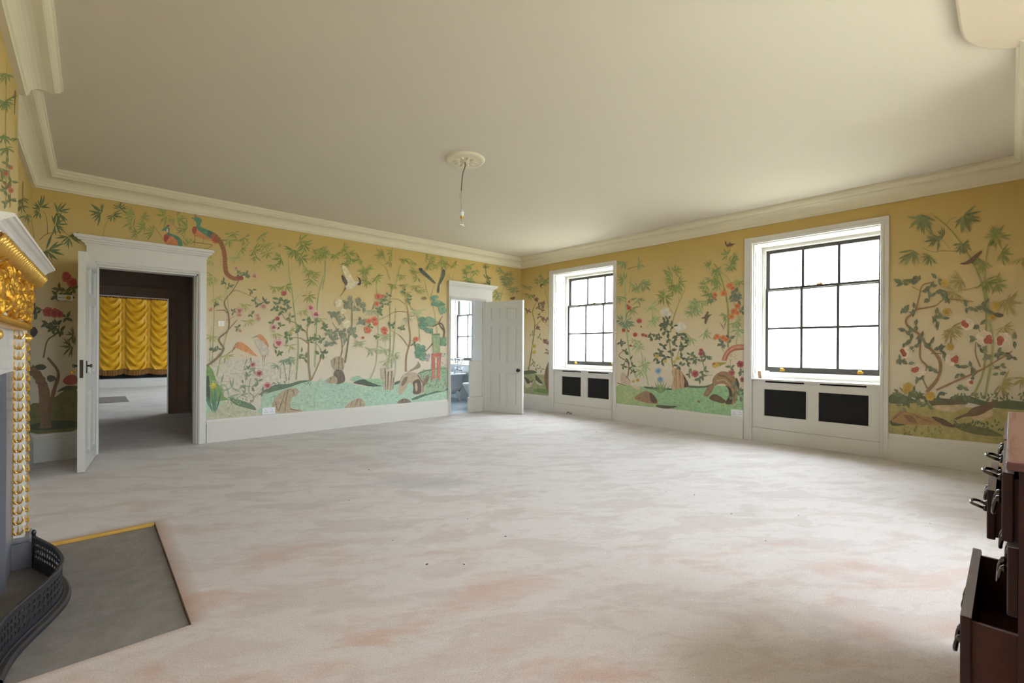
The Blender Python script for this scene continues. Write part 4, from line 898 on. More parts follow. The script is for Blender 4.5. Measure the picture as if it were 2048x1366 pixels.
for i, p in enumerate(catmull([(88, 160, 0), (122, 190, 0), (146, 240, 0), (158, 300, 0), (160, 360, 0), (172, 405, 0), (212, 434, 0), (262, 433, 0)], 7)): B.disc(p.x, p.y, 15, 14, (130, 66, 36) if i % 2 else (156, 88, 44), 9)
B.poly([225, 424, 262, 420, 272, 432, 250, 446], (150, 40, 34))
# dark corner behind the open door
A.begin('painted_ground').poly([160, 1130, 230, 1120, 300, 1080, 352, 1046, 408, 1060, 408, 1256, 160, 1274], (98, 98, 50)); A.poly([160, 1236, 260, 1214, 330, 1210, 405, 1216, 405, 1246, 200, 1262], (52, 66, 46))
A.begin('painted_tree').stem([158, 935, 200, 980, 232, 1060, 240, 1250], 46, (122, 88, 58), 60); A.stem([240, 1240, 282, 1060, 306, 960, 250, 880], 26, (112, 80, 54), 12); A.stem([228, 880, 250, 790, 300, 752, 312, 700], 9, (96, 74, 50)); A.stem([300, 640, 250, 640, 165, 600], 6, (96, 74, 50))
A.leaves([310, 520, 346, 530, 382, 510, 292, 712, 270, 734, 352, 672, 178, 620, 300, 560, 360, 560, 320, 740, 190, 650, 250, 700], (74, 80, 48), 34, 15, 4); A.fans([(380, 820, 180, 60), (390, 760, 170, 50)], (84, 92, 54), 50, 7, 160)
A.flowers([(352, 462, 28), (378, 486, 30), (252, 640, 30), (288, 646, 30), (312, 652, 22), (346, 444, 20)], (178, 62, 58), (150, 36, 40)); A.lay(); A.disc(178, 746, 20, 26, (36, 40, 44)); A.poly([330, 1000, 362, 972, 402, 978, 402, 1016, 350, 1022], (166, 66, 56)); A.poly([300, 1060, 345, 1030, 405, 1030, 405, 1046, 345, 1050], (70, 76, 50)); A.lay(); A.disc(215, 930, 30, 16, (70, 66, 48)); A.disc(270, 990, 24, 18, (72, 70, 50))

# ---- block B: herons and peonies
B.begin('painted_water').poly([42, 950, 200, 948, 400, 960, 560, 1000, 620, 1050, 560, 1100, 430, 1160, 350, 1200, 180, 1190, 42, 1205], (222, 214, 194)); B.strokes(80, 970, 400, 1100, 26, (200, 202, 190), 70, 3, 0, 6)
B.begin('painted_meadow').poly([396, 1165, 470, 1148, 560, 1116, 650, 1092, 760, 1088, 828, 1084, 828, 1276, 640, 1288, 480, 1298, 350, 1306, 390, 1240], MEAD); B.poly([42, 1214, 180, 1222, 262, 1244, 330, 1276, 400, 1308, 42, 1334], (196, 200, 168)); B.poly([42, 1216, 150, 1222, 110, 1252, 60, 1290, 42, 1296], (172, 210, 184))
B.poly([388, 1158, 480, 1110, 560, 1106, 640, 1084, 712, 1084, 640, 1100, 560, 1130, 470, 1152, 420, 1166], MEADD); B.strokes(430, 1096, 700, 1120, 30, (96, 130, 92), 14, 6, 270, 50)
B.strokes(440, 1170, 820, 1260, 60, (128, 180, 150), 26, 4, 0, 12); B.strokes(80, 1250, 350, 1310, 30, (160, 170, 140), 22, 4, 0, 20)
B.begin('painted_bush').poly([42, 1000, 74, 1008, 96, 1060, 112, 1104, 142, 1130, 152, 1182, 182, 1204, 120, 1214, 42, 1212], (110, 156, 84)); B.poly([42, 1064, 58, 1070, 64, 1212, 42, 1212], (52, 68, 66)); B.poly([178, 1188, 250, 1206, 330, 1236, 358, 1272, 300, 1260, 220, 1234], (84, 120, 90)); B.strokes(186, 1176, 340, 1240, 24, (126, 164, 116), 22, 8, 260, 50)
B.begin('painted_daylily').lay()
for dx, a, l in ((0, 262, 150), (-4, 250, 170), (4, 276, 150), (6, 290, 160), (-2, 240, 130), (3, 268, 180)): B.leaf(90 + dx, 1292, a, l, 13, (66, 122, 96))
B.lay()
for a in range(0, 360, 45): B.leaf(84, 1116, a, 30, 9, (222, 206, 66))
B.leaves([130, 1100, 200, 1130, 190, 1180], (150, 172, 140), 60, 10, 3)
B.begin('painted_rock').poly([456, 1262, 470, 1206, 515, 1158, 552, 1138, 600, 1130, 626, 1150, 614, 1178, 588, 1192, 574, 1226, 584, 1262, 642, 1268, 642, 1286, 520, 1292, 466, 1284], TAN)
for q in ([500, 1280, 520, 1220, 545, 1150], [560, 1140, 545, 1220, 540, 1284], [590, 1140, 600, 1176], [480, 1220, 492, 1276], [575, 1264, 630, 1276]): B.stem(q, 7, TAND)
B.begin('painted_heron').poly([224, 852, 250, 838, 290, 856, 330, 892, 362, 930, 318, 918, 270, 900, 240, 884], (216, 136, 78)); B.poly([240, 884, 270, 896, 318, 914, 352, 936, 304, 948, 262, 928], (226, 208, 176)); B.poly([226, 850, 246, 842, 242, 862, 214, 890, 200, 908, 214, 872], (196, 138, 92)); B.stem([222, 872, 203, 906], 5, (120, 88, 62), 2); B.stem([300, 948, 278, 1002], 5, DK); B.stem([322, 940, 326, 982], 6, DK)
B.begin('painted_heron').poly([362, 800, 386, 790, 416, 818, 438, 868, 416, 862, 384, 828], (216, 142, 86)); B.poly([350, 832, 384, 824, 420, 858, 442, 890, 432, 934, 402, 928, 370, 882], (214, 204, 188)); B.stem([366, 800, 326, 813], 5, (120, 88, 62), 2); B.stem([400, 924, 396, 968], 4, BR); B.stem([414, 924, 406, 970], 4, BR)
B.begin('painted_bamboo').stem([75, 990, 90, 700, 85, 480], 6, BAM); B.stem([105, 1060, 140, 900, 185, 700, 160, 460], 7, BAM); B.stem([60, 960, 72, 740], 4, BAM)
B.fans([(75, 320, 160), (215, 300, 120), (80, 420, 120), (100, 560, 60), (290, 600, 100), (310, 700, 90), (170, 920, 60), (60, 440, 100), (230, 290, 10), (70, 800, 90)], GP, 48, 7, 170)
B.fans([(215, 145, 90), (280, 175, 60), (385, 165, 40), (415, 220, 90), (268, 238, 20), (350, 292, 120), (422, 270, 60), (470, 352, 90), (180, 190, 90), (340, 250, 40), (500, 225, 0, 24)], GM, 50, 7, 180)
B.begin('painted_bamboo').stem([612, 1080, 625, 850, 605, 690, 585, 520, 565, 380, 560, 270], 9, (150, 172, 108), 4); B.stem([730, 1000, 740, 780, 750, 560, 790, 400, 802, 296], 8, (150, 172, 108), 4); B.stem([575, 400, 608, 350], 3, BAM); B.stem([596, 590, 640, 530, 690, 520], 3, BAM)
B.fans([(635, 196, 20, 54), (600, 268, 60), (640, 300, 40), (516, 305, 160), (588, 250, 110), (660, 222, 60)], (110, 132, 46), 52, 8, 180); B.fans([(770, 250, 60), (745, 292, 140), (690, 385, 120), (712, 440, 70), (735, 400, 90), (690, 542, 60), (480, 490, 100), (540, 480, 60), (790, 270, 80)], GM, 52, 7, 190)
B.fans([(650, 640, 80), (772, 690, 90), (570, 860, 90), (480, 780, 120), (570, 770, 40)], GP, 46, 6, 170)
B.stem([510, 1070, 512, 1010, 490, 985], 5, GB); B.stem([550, 1090, 540, 1020, 532, 955], 5, GB); B.stem([565, 1082, 572, 1010, 578, 955], 5, GB); B.fans([(484, 985, 120), (532, 952, 90), (562, 942, 70), (578, 960, 60)], GB, 36, 7, 170)
B.begin('painted_peony_tree').stem([702, 1082, 690, 960, 690, 850, 680, 780, 695, 705], 14, (150, 118, 78), 6); B.stem([690, 850, 640, 815, 578, 810], 8, (150, 118, 78)); B.stem([680, 782, 610, 720, 540, 690, 505, 618], 7, (150, 118, 78)); B.stem([710, 1078, 745, 1000, 775, 920, 762, 878], 8, (150, 118, 78)); B.stem([770, 945, 805, 935], 4, (150, 118, 78)); B.stem([692, 840, 740, 850, 772, 890], 4, BRL)
B.leaves([488, 600, 475, 632, 530, 575, 552, 598, 552, 630, 570, 682, 630, 745, 548, 798, 562, 822, 480, 882, 505, 912, 700, 712, 742, 706, 678, 700, 790, 745, 802, 772, 735, 812, 770, 822, 702, 832, 762, 918, 790, 914, 642, 912, 668, 942, 520, 640, 500, 570, 640, 760, 460, 720, 512, 738], (86, 112, 66), 30, 13, 3)
B.flowers([(704, 622, 26), (738, 662, 28), (500, 846, 34), (468, 746, 24)], PK, (176, 60, 84)); B.flowers([(492, 690, 16), (533, 530, 18)], (178, 66, 66), RD)
B.begin('painted_peony').stem([315, 1230, 345, 1190, 310, 1150, 322, 1070], 7, (136, 130, 106)); B.stem([345, 1190, 390, 1140], 5, (136, 130, 106)); B.leaves([340, 1020, 300, 1062, 270, 1110, 282, 1172, 370, 1090, 330, 1120, 400, 1160, 310, 1010], (128, 142, 118), 34, 13, 3); B.flowers([(376, 1038, 26), (428, 1116, 26), (335, 982, 20)], (206, 140, 140), (158, 50, 66))
B.begin('painted_blossom_tree').stem([42, 992, 110, 940, 150, 880, 120, 820, 180, 760, 180, 660, 155, 585, 210, 510, 252, 438], 15, (126, 104, 72), 5); B.stem([180, 760, 238, 698], 6, BR); B.stem([210, 516, 240, 512, 330, 550, 405, 592], 5, BRL); B.stem([175, 655, 150, 636, 105, 640], 6, BR); B.stem([168, 700, 230, 672], 4, BRL)
B.leaves([150, 460, 185, 482, 330, 512, 285, 412, 240, 400, 350, 576, 372, 604, 402, 580, 215, 642, 322, 662, 242, 746, 100, 602, 110, 884, 425, 600, 85, 885, 300, 405], (88, 104, 70), 26, 11, 3); B.flowers([(346, 420, 24), (250, 640, 28), (405, 612, 24), (370, 690, 20), (230, 370, 18), (68, 632, 18), (365, 670, 16), (250, 668, 18), (255, 768, 14)], (216, 172, 142), (190, 110, 92))

# ---- block C: crane, orange blossom, rocks, pine and vase
C = Paint(wall_far, 'y', YF, 640, 460, 3.692)
C.begin('painted_meadow').poly([0, 1108, 60, 1122, 200, 1126, 300, 1152, 440, 1156, 560, 1132, 640, 1122, 800, 1130, 936, 1110, 936, 1258, 550, 1292, 0, 1326], (172, 214, 190)); C.poly([0, 1320, 60, 1290, 0, 1270], MEAD); C.poly([226, 1110, 280, 1076, 330, 1100, 440, 1100, 474, 1136, 400, 1140], (150, 200, 160)); C.poly([246, 1128, 316, 1102, 362, 1120, 420, 1142, 462, 1154, 370, 1154, 300, 1140], (54, 74, 62)); C.poly([540, 1130, 590, 1112, 590, 1128, 545, 1146], (54, 74, 62))
C.poly([680, 1244, 780, 1206, 936, 1168, 936, 1184, 800, 1218, 700, 1254], (64, 104, 86)); C.strokes(20, 1150, 560, 1290, 70, (126, 182, 156), 26, 5, 0, 12)
C.begin('painted_shrubbery').poly([730, 1062, 800, 1030, 880, 1012, 936, 1020, 936, 1172, 850, 1190, 770, 1204], (150, 184, 150)); C.strokes(735, 1040, 930, 1170, 70, (104, 140, 108), 24, 8, 300, 80); C.stem([725, 1060, 800, 1035, 932, 1022], 7, (64, 92, 74)); C.flowers([(800, 930, 18), (890, 930, 18), (795, 960, 14)], (186, 172, 192), (150, 130, 160)); C.strokes(770, 900, 930, 1000, 24, (150, 160, 140), 20, 7, 300, 80)
C.begin('painted_rock').poly([88, 962, 128, 934, 168, 942, 180, 996, 166, 1042, 128, 1038, 92, 1008], TAN); C.poly([108, 1040, 166, 1040, 186, 1108, 158, 1132, 114, 1130], (98, 86, 76)); C.poly([50, 1118, 78, 1086, 118, 1084, 126, 1130, 60, 1132], TAN)
for q in ([110, 950, 104, 1000], [140, 940, 138, 1030], [160, 950, 168, 1030], [130, 1046, 140, 1120], [150, 1050, 168, 1120], [80, 1090, 72, 1126]): C.stem(q, 8, TAND)
C.begin('painted_rock').poly([448, 1022, 480, 1014, 496, 1060, 506, 1040, 540, 1034, 546, 1092, 552, 1130, 536, 1182, 468, 1180, 476, 1130, 452, 1080], (190, 172, 148), False)
for q in ([480, 1020, 486, 1176], [505, 1046, 500, 1176], [530, 1040, 522, 1180], [545, 1090, 536, 1176]): C.stem(q, 9, TAND)
C.begin('painted_rock').poly([580, 1208, 588, 1130, 612, 1076, 660, 1050, 720, 1060, 756, 1100, 772, 1150, 766, 1202, 730, 1216, 690, 1212, 690, 1170, 680, 1134, 652, 1132, 636, 1168, 604, 1208], (186, 166, 140)); C.poly([686, 1124, 730, 1100, 748, 1150, 742, 1204, 688, 1208, 690, 1160], (84, 70, 62)); C.poly([600, 1140, 618, 1096, 646, 1082, 636, 1120, 612, 1150], (110, 96, 82)); C.stem([720, 1070, 758, 1130, 760, 1200], 12, TAND); C.poly([700, 1140, 716, 1130, 720, 1180, 706, 1190], (190, 166, 140)); C.poly([760, 1128, 790, 1070, 806, 1086, 800, 1112, 768, 1154], TAND)
C.poly([186, 1314, 214, 1280, 260, 1250, 300, 1244, 326, 1270, 322, 1304], TAN); C.stem([280, 1250, 256, 1306], 6, TAND); C.stem([300, 1252, 296, 1304], 6, TAND); C.stem([240, 1266, 220, 1308], 5, TAND); C.poly([572, 1280, 608, 1246, 650, 1250, 670, 1276], (120, 104, 92)); C.stem([612, 1250, 600, 1278], 5, DK); C.stem([636, 1252, 640, 1278], 5, DK)
C.begin('painted_magnolia').stem([185, 980, 200, 890, 215, 780, 236, 700, 235, 488], 13, (112, 100, 78), 6); C.stem([155, 932, 165, 870, 150, 780, 92, 684], 9, (122, 108, 82)); C.stem([165, 870, 205, 790], 6, BRL); C.stem([190, 655, 150, 590], 4, BRL); C.stem([236, 660, 300, 665], 3, BRL)
C.leaves([90, 612, 125, 622, 190, 540, 205, 562, 150, 670, 75, 765, 110, 756, 100, 826, 65, 846, 172, 756, 232, 746, 252, 762, 292, 540, 322, 572, 266, 582, 302, 672, 322, 676, 130, 640, 215, 530, 250, 740, 110, 800, 180, 800], (122, 132, 104), 36, 20, 3); C.flowers([(140, 540, 34), (196, 692, 36), (170, 600, 24)], (234, 218, 176), (238, 226, 190))
C.begin('painted_bamboo').stem([375, 1100, 415, 980, 430, 700, 415, 380], 7, (156, 176, 110)); C.stem([500, 1020, 520, 850, 520, 500, 560, 400, 595, 260], 8, (150, 170, 110)); C.stem([530, 1020, 555, 750, 555, 570], 8, (160, 182, 130)); C.stem([555, 1090, 566, 930], 5, (170, 190, 150)); C.stem([740, 830, 725, 680, 680, 580, 630, 510], 5, BAM); C.stem([520, 370, 480, 270, 400, 228], 5, BAM); C.stem([20, 440, 40, 300, 30, 180], 5, BAM); C.stem([865, 760, 845, 600, 800, 480, 765, 340], 4, BAM); C.stem([820, 490, 850, 380], 4, BAM)
C.fans([(175, 130, 30), (212, 172, 60), (190, 236, 60), (290, 212, 140), (345, 285, 60), (412, 350, 60), (350, 372, 150), (30, 168, 90), (110, 182, 60), (230, 215, 100), (330, 300, 160), (0, 150, 60)], (126, 144, 52), 50, 8, 190)
C.fans([(470, 180, 180, 60), (530, 165, 180, 40), (525, 235, 180), (620, 215, 90), (600, 335, 90), (540, 402, 90), (690, 232, 120), (620, 402, 90), (720, 352, 120), (702, 412, 90), (742, 440, 60), (780, 205, 0), (822, 222, 0), (800, 262, 30), (890, 222, 10), (860, 262, 90), (705, 302, 120), (640, 460, 100), (905, 262, 30)], GM, 42, 7, 170)
C.fans([(290, 830, 90), (380, 880, 90), (480, 880, 100), (552, 920, 90), (650, 650, 60), (480, 780, 90), (490, 970, 60), (720, 600, 90), (380, 590, 60)], GC, 54, 7, 200)
C.begin('painted_orange_blossom_tree').stem([636, 1046, 640, 930, 668, 810, 655, 680, 650, 600, 630, 515], 11, (156, 116, 74), 5); C.stem([650, 606, 560, 604, 490, 640, 428, 666], 7, (156, 116, 74)); C.stem([655, 862, 600, 790, 515, 735], 6, (156, 116, 74)); C.stem([630, 548, 580, 514, 520, 508], 5, (156, 116, 74)); C.stem([665, 820, 705, 812], 4, (156, 116, 74))
C.leaves([480, 505, 465, 550, 505, 535, 445, 592, 430, 580, 372, 712, 420, 792, 520, 702, 590, 726, 615, 452, 655, 500, 660, 522, 500, 480, 455, 520, 695, 840, 610, 720, 540, 710, 440, 612], (84, 112, 66), 26, 12, 3)
C.flowers([(430, 490, 26), (420, 546, 22), (360, 672, 22), (400, 662, 26), (412, 690, 22), (355, 740, 28), (475, 738, 28), (478, 760, 18), (710, 806, 22), (316, 795, 12), (345, 730, 20), (462, 490, 16)], (218, 110, 72), (196, 66, 44))
C.begin('painted_crane').poly([162, 272, 182, 264, 222, 318, 244, 362, 258, 392, 232, 414, 208, 400, 188, 350], (234, 214, 172)); C.poly([188, 412, 240, 384, 288, 384, 276, 406, 232, 432, 200, 436], (236, 220, 186)); C.poly([160, 336, 176, 340, 202, 380, 196, 408, 184, 398, 168, 372], (62, 56, 50)); C.poly([278, 346, 298, 360, 304, 394, 290, 408, 274, 402, 290, 384, 288, 366], (30, 30, 30)); C.lay(); C.leaf(284, 354, 225, 22, 5, BR); C.stem([190, 426, 170, 460, 148, 492], 6, (96, 76, 56)); C.stem([196, 428, 160, 474], 4, (96, 76, 56))
C.begin('painted_magpie').poly([730, 292, 744, 280, 776, 308, 820, 350, 856, 394, 834, 386, 790, 352, 752, 322], (52, 66, 62)); C.lay(); C.disc(744, 292, 14, 13, (34, 38, 38)); C.lay(); C.leaf(790, 345, 40, 80, 9, (74, 84, 70))
C.begin('painted_magpie').poly([906, 296, 920, 294, 924, 330, 902, 380, 884, 410, 880, 460, 866, 456, 874, 402, 894, 344], (50, 64, 62)); C.lay(); C.disc(912, 302, 12, 12, (34, 38, 38)); C.poly([744, 505, 770, 492, 792, 504, 770, 516], (130, 104, 72))
C.begin('painted_pine').stem([905, 850, 918, 740, 890, 690, 830, 715], 13, (84, 68, 54)); C.stem([840, 830, 782, 896], 7, (84, 68, 54)); C.stem([916, 742, 880, 690, 905, 636], 8, (84, 68, 54)); C.stem([900, 690, 846, 672], 6, (84, 68, 54))
for (x, y, rx, ry) in ((790, 676, 62, 40), (772, 712, 40, 26), (800, 744, 40, 24), (744, 876, 48, 34), (742, 918, 46, 28), (760, 950, 24, 18), (866, 540, 56, 26), (842, 502, 32, 20), (902, 590, 30, 34), (908, 822, 26, 36)):
    C.lay()
    for k in range(9): C.disc(x + RNG.uniform(-.6, .6) * rx, y + RNG.uniform(-.6, .6) * ry, rx * .45, ry * .5, RNG.choice([(92, 142, 112), (74, 124, 98), (112, 156, 120)]), 9, .2)
C.begin('painted_vase').poly([828, 768, 886, 768, 886, 904, 836, 904], (136, 164, 112), False); C.poly([832, 766, 884, 764, 884, 776, 832, 778], (84, 92, 66), False); C.poly([840, 800, 852, 800, 852, 890, 842, 890], (152, 176, 128), False)
C.begin('painted_stand').poly([824, 912, 896, 906, 894, 936, 826, 940], (206, 96, 82), False)
for q in ([832, 936, 830, 1112], [890, 932, 880, 1112], [846, 944, 846, 1092], [872, 942, 868, 1092], [828, 1090, 884, 1086], [826, 1030, 850, 1028], [866, 1028, 888, 1026]): C.stem(q, 9, (204, 94, 80), 9)
C.begin('painted_thrush').poly([648, 1050, 690, 1022, 714, 1000, 734, 982, 742, 1012, 700, 1032], (140, 126, 108)); C.lay(); C.leaf(728, 986, 250, 18, 5, BR)

# ---- block D: over the bathroom door and the corner
D = Paint(wall_far, 'y', YF, 880, 500, 3.904)
D.begin('painted_bamboo').fans([(230, 122, 80), (275, 166, 60), (205, 166, 120), (215, 218, 90), (235, 240, 60)], (110, 138, 54), 40, 8, 200); D.fans([(108, 115, 60), (60, 102, 150), (28, 122, 120), (6, 92, 60)], GM, 36, 6, 180)
D.stem([356, 132, 362, 190, 372, 262], 6, (120, 130, 62)); D.fans([(358, 140, 280, 30), (365, 220, 320, 36), (372, 262, 250, 30), (392, 268, 190, 30)], GD, 34, 6, 160); D.stem([75, 220, 70, 180], 4, GM); D.stem([100, 230, 104, 190], 4, GM); D.stem([240, 200, 256, 258], 4, GM)
D.begin('painted_bamboo').stem([470, 390, 494, 300, 512, 250, 500, 165], 8, (160, 150, 84)); D.fans([(480, 158, 150), (500, 200, 60), (540, 182, 60), (530, 242, 60), (565, 298, 80), (520, 262, 110), (452, 332, 120), (442, 362, 90), (585, 312, 60), (545, 220, 90), (500, 225, 100)], (120, 134, 78), 42, 8, 190)
D.begin('painted_robin').poly([545, 376, 566, 368, 588, 366, 580, 384, 560, 388], (84, 50, 34))
for p in (A, B, C, D): p.end()

# ---- block E: window wall between the corner and the far window
E_ = Paint(wall_right, 'x', XW, 1040, 500, 3.795)
E_.begin('painted_meadow').poly([20, 932, 90, 924, 132, 944, 222, 960, 222, 1104, 20, 1082], (148, 158, 112)); E_.poly([20, 922, 90, 912, 130, 930, 60, 944, 20, 940], (66, 84, 52)); E_.poly([100, 1062, 160, 1050, 222, 1072, 222, 1092, 150, 1084], (92, 126, 62)); E_.strokes(30, 960, 210, 1070, 30, (124, 140, 92), 18, 5, 0, 20)
E_.begin('painted_rock').poly([184, 964, 200, 884, 222, 862, 222, 1078, 196, 1044], (118, 88, 64)); E_.stem([205, 890, 200, 1030], 6, (70, 54, 44))
E_.begin('painted_shrub').stem([65, 912, 90, 750, 112, 570, 95, 470, 124, 398], 9, (128, 104, 62), 4); E_.stem([112, 580, 165, 528], 5, BR); E_.stem([220, 640, 216, 440, 188, 296], 6, (126, 136, 80)); E_.stem([60, 466, 95, 470], 3, BR); E_.stem([165, 530, 222, 585], 3, BR)
E_.leaves([130, 380, 160, 420, 176, 410, 150, 500, 182, 522, 60, 462, 135, 592, 190, 692, 205, 702, 215, 770, 140, 430, 112, 360, 200, 530, 170, 450], (112, 88, 68), 24, 11, 4); E_.leaves([90, 640, 150, 660, 70, 880, 120, 890, 160, 900, 100, 850], (136, 144, 96), 26, 9, 3)
E_.fans([(170, 206, 150), (200, 222, 60), (140, 236, 150), (185, 240, 90), (70, 340, 90), (60, 280, 90)], (118, 132, 72), 40, 7, 180); E_.flowers([(105, 730, 20), (108, 775, 18)], (206, 184, 90), (190, 160, 70)); E_.flowers([(135, 590, 16), (190, 690, 16), (175, 520, 16)], (150, 96, 92), (120, 66, 66)); E_.lay(); E_.disc(166, 272, 13, 15, (40, 38, 32)); E_.lay(); E_.disc(170, 276, 8, 10, (206, 180, 120))
E_.begin('painted_goose').poly([34, 968, 60, 984, 76, 1002, 104, 988, 84, 1032, 44, 1042], (206, 196, 176)); E_.poly([34, 964, 62, 980, 78, 1006, 52, 1012], (74, 64, 54)); E_.poly([74, 1002, 104, 984, 92, 1010], (90, 80, 68))
E_.begin('painted_goose').poly([116, 948, 140, 968, 174, 1016, 146, 1012, 122, 990], (64, 60, 52)); E_.poly([122, 990, 146, 1010, 172, 1018, 150, 1028, 126, 1012], (212, 202, 184)); E_.stem([140, 1026, 134, 1046], 4, BR)

# ---- block F: between the windows
F = Paint(wall_right, 'x', XW, 1220, 460, 3.414)
F.begin('painted_meadow').poly([50, 1064, 200, 1066, 330, 1092, 420, 1086, 540, 1076, 640, 1066, 700, 1062, 918, 1092, 918, 1268, 400, 1216, 50, 1186], (146, 200, 148)); F.poly([50, 1066, 130, 1058, 200, 1076, 290, 1110, 320, 1172, 330, 1200, 180, 1192, 50, 1176], (158, 182, 124)); F.poly([318, 1194, 400, 1200, 462, 1204, 400, 1220, 330, 1212], (58, 68, 46)); F.poly([236, 1068, 330, 1076, 420, 1082, 420, 1092, 320, 1090, 246, 1080], (62, 80, 56)); F.poly([526, 1062, 650, 1064, 722, 1038, 722, 1056, 640, 1078, 540, 1076], (70, 88, 60)); F.strokes(340, 1100, 900, 1230, 80, (120, 176, 116), 26, 6, 0, 14); F.strokes(700, 1180, 900, 1250, 20, (160, 176, 100), 22, 8, 270, 40)
F.begin('painted_rock').poly([166, 1142, 240, 1100, 290, 1120, 324, 1166, 312, 1188, 200, 1168], (146, 112, 84)); F.poly([270, 1112, 296, 1124, 322, 1166, 310, 1182, 280, 1170], (86, 62, 50)); F.stem([190, 1150, 260, 1130], 6, TAND)
F.begin('painted_rock').poly([420, 962, 450, 944, 492, 970, 506, 1000, 532, 1040, 532, 1066, 500, 1080, 420, 1086, 432, 1020], (198, 158, 122)); F.poly([498, 984, 532, 1040, 532, 1070, 506, 1074, 508, 1030], (76, 56, 46)); F.stem([450, 950, 452, 1080], 7, (150, 110, 84)); F.stem([474, 960, 480, 1078], 7, (150, 110, 84)); F.stem([440, 1000, 436, 1076], 5, (150, 110, 84))
F.begin('painted_rock').poly([698, 1034, 718, 992, 770, 964, 830, 984, 866, 1030, 872, 1090, 858, 1182, 788, 1184, 816, 1130, 810, 1080, 780, 1052, 740, 1052, 714, 1064], (158, 120, 84)); F.poly([786, 1060, 830, 1092, 832, 1182, 788, 1184, 812, 1130, 806, 1084], (62, 48, 40)); F.stem([740, 990, 800, 1010, 850, 1080, 846, 1170], 12, (112, 84, 60)); F.stem([726, 1030, 780, 1024, 826, 1064], 6, (206, 170, 130)); F.poly([638, 1122, 680, 1060, 712, 1068, 672, 1134], (140, 104, 78)); F.poly([678, 1152, 718, 1120, 792, 1168, 760, 1182], (88, 64, 50)); F.lay(); F.disc(606, 1172, 12, 8, TAND)
F.poly([866, 1010, 884, 1060, 872, 1090, 858, 1030], (60, 50, 40))
F.begin('painted_bamboo').stem([180, 1010, 140, 880, 115, 690, 105, 430, 95, 230], 13, (160, 184, 128), 6); F.stem([130, 430, 150, 280], 4, BAM); F.stem([262, 1062, 235, 930, 212, 830], 9, (164, 190, 140)); F.stem([120, 268, 152, 256, 190, 250], 5, BR)
F.fans([(92, 218, 95), (95, 340, 200), (190, 238, 0), (212, 360, 40), (185, 392, 150), (190, 468, 80), (70, 458, 90), (150, 540, 60), (240, 380, 40)], (128, 148, 92), 50, 8, 170); F.fans([(110, 620, 30, 60), (80, 620, 170, 50), (110, 640, 90)], (110, 144, 108), 50, 8, 190); F.fans([(280, 520, 60), (282, 620, 20), (300, 610, 60), (190, 790, 80), (230, 920, 60), (212, 960, 100), (180, 760, 110), (240, 915, 150)], (160, 182, 120), 52, 7, 190)
F.begin('painted_berry_vine').stem([122, 1002, 125, 910, 62, 860, 98, 818], 8, (118, 82, 62)); F.leaves([85, 775, 100, 832, 130, 890, 90, 930, 150, 930, 160, 970, 315, 720, 275, 726, 72, 770, 330, 735, 290, 735], (84, 92, 70), 28, 12, 3)
F.flowers([(130, 490, 9), (130, 532, 18), (200, 620, 20), (93, 685, 15), (172, 715, 18), (225, 716, 14), (245, 722, 12), (125, 690, 9), (140, 790, 10), (212, 660, 7), (120, 515, 9)], (190, 78, 66), (164, 44, 48))
F.begin('painted_partridge').poly([72, 992, 92, 968, 116, 1000, 138, 1032, 132, 1058, 80, 1052], (214, 188, 166)); F.stem([110, 996, 140, 1036], 6, (96, 70, 58)); F.poly([145, 1056, 190, 1064, 210, 1078, 180, 1088], (224, 202, 184)); F.stem([50, 1044, 110, 1062], 6, (70, 62, 52)); F.flowers([(190, 1026, 14), (160, 1034, 12)], (212, 170, 90), (190, 140, 70))
F.begin('painted_camellia_tree').stem([430, 942, 410, 800, 400, 740, 380, 640], 11, (138, 140, 84)); F.stem([412, 700, 440, 580, 475, 490, 512, 402], 9, (160, 156, 90)); F.stem([430, 570, 385, 495], 4, (176, 130, 90)); F.stem([470, 490, 466, 430], 3, (176, 130, 90)); F.stem([430, 942, 470, 830, 490, 720], 6, (150, 130, 84))
F.fans([(410, 288, 155, 56), (440, 280, 320, 50), (435, 372, 100, 70), (470, 356, 30), (370, 450, 200), (372, 458, 60), (440, 400, 120), (420, 330, 180)], (130, 142, 66), 56, 8, 170)
F.flowers([(366, 564, 28), (392, 576, 28), (380, 550, 24), (470, 668, 30), (500, 662, 26), (484, 650, 26)], (232, 226, 212), (238, 234, 224))
F.leaves([370, 625, 400, 610, 360, 665, 430, 650, 380, 690, 395, 740, 440, 760, 360, 790, 420, 830, 470, 800, 490, 720, 520, 740, 500, 790, 340, 830, 380, 870, 320, 870, 350, 900, 490, 870, 520, 905, 470, 925, 460, 720, 530, 760, 365, 640, 330, 850], (72, 88, 66), 32, 15, 3); F.flowers([(320, 862, 16), (375, 896, 14), (465, 876, 18), (440, 900, 12)], (214, 190, 92), (196, 160, 60))
F.begin('painted_iris').flowers([(330, 962, 24), (344, 1022, 24)], (150, 184, 214), (96, 142, 196))
F.lay()
for a in (215, 240, 258, 270, 285, 305, 325): F.leaf(345, 1116, a, 90, 11, (120, 156, 96))
F.stem([345, 1110, 336, 980], 4, BAM)
F.begin('painted_rose').stem([622, 870, 660, 980, 702, 992], 5, (150, 110, 80)); F.stem([620, 850, 640, 920], 4, BR); F.leaves([545, 855, 590, 882, 660, 870, 640, 962, 610, 1022, 540, 982, 822, 942, 880, 1102, 842, 1142, 570, 880, 640, 860, 630, 1000, 860, 1060, 890, 1130, 900, 970], (92, 112, 84), 34, 15, 3); F.flowers([(622, 822, 16), (620, 845, 18), (580, 982, 28), (830, 976, 24), (890, 916, 28), (906, 1022, 20)], (176, 74, 84), (136, 36, 50))
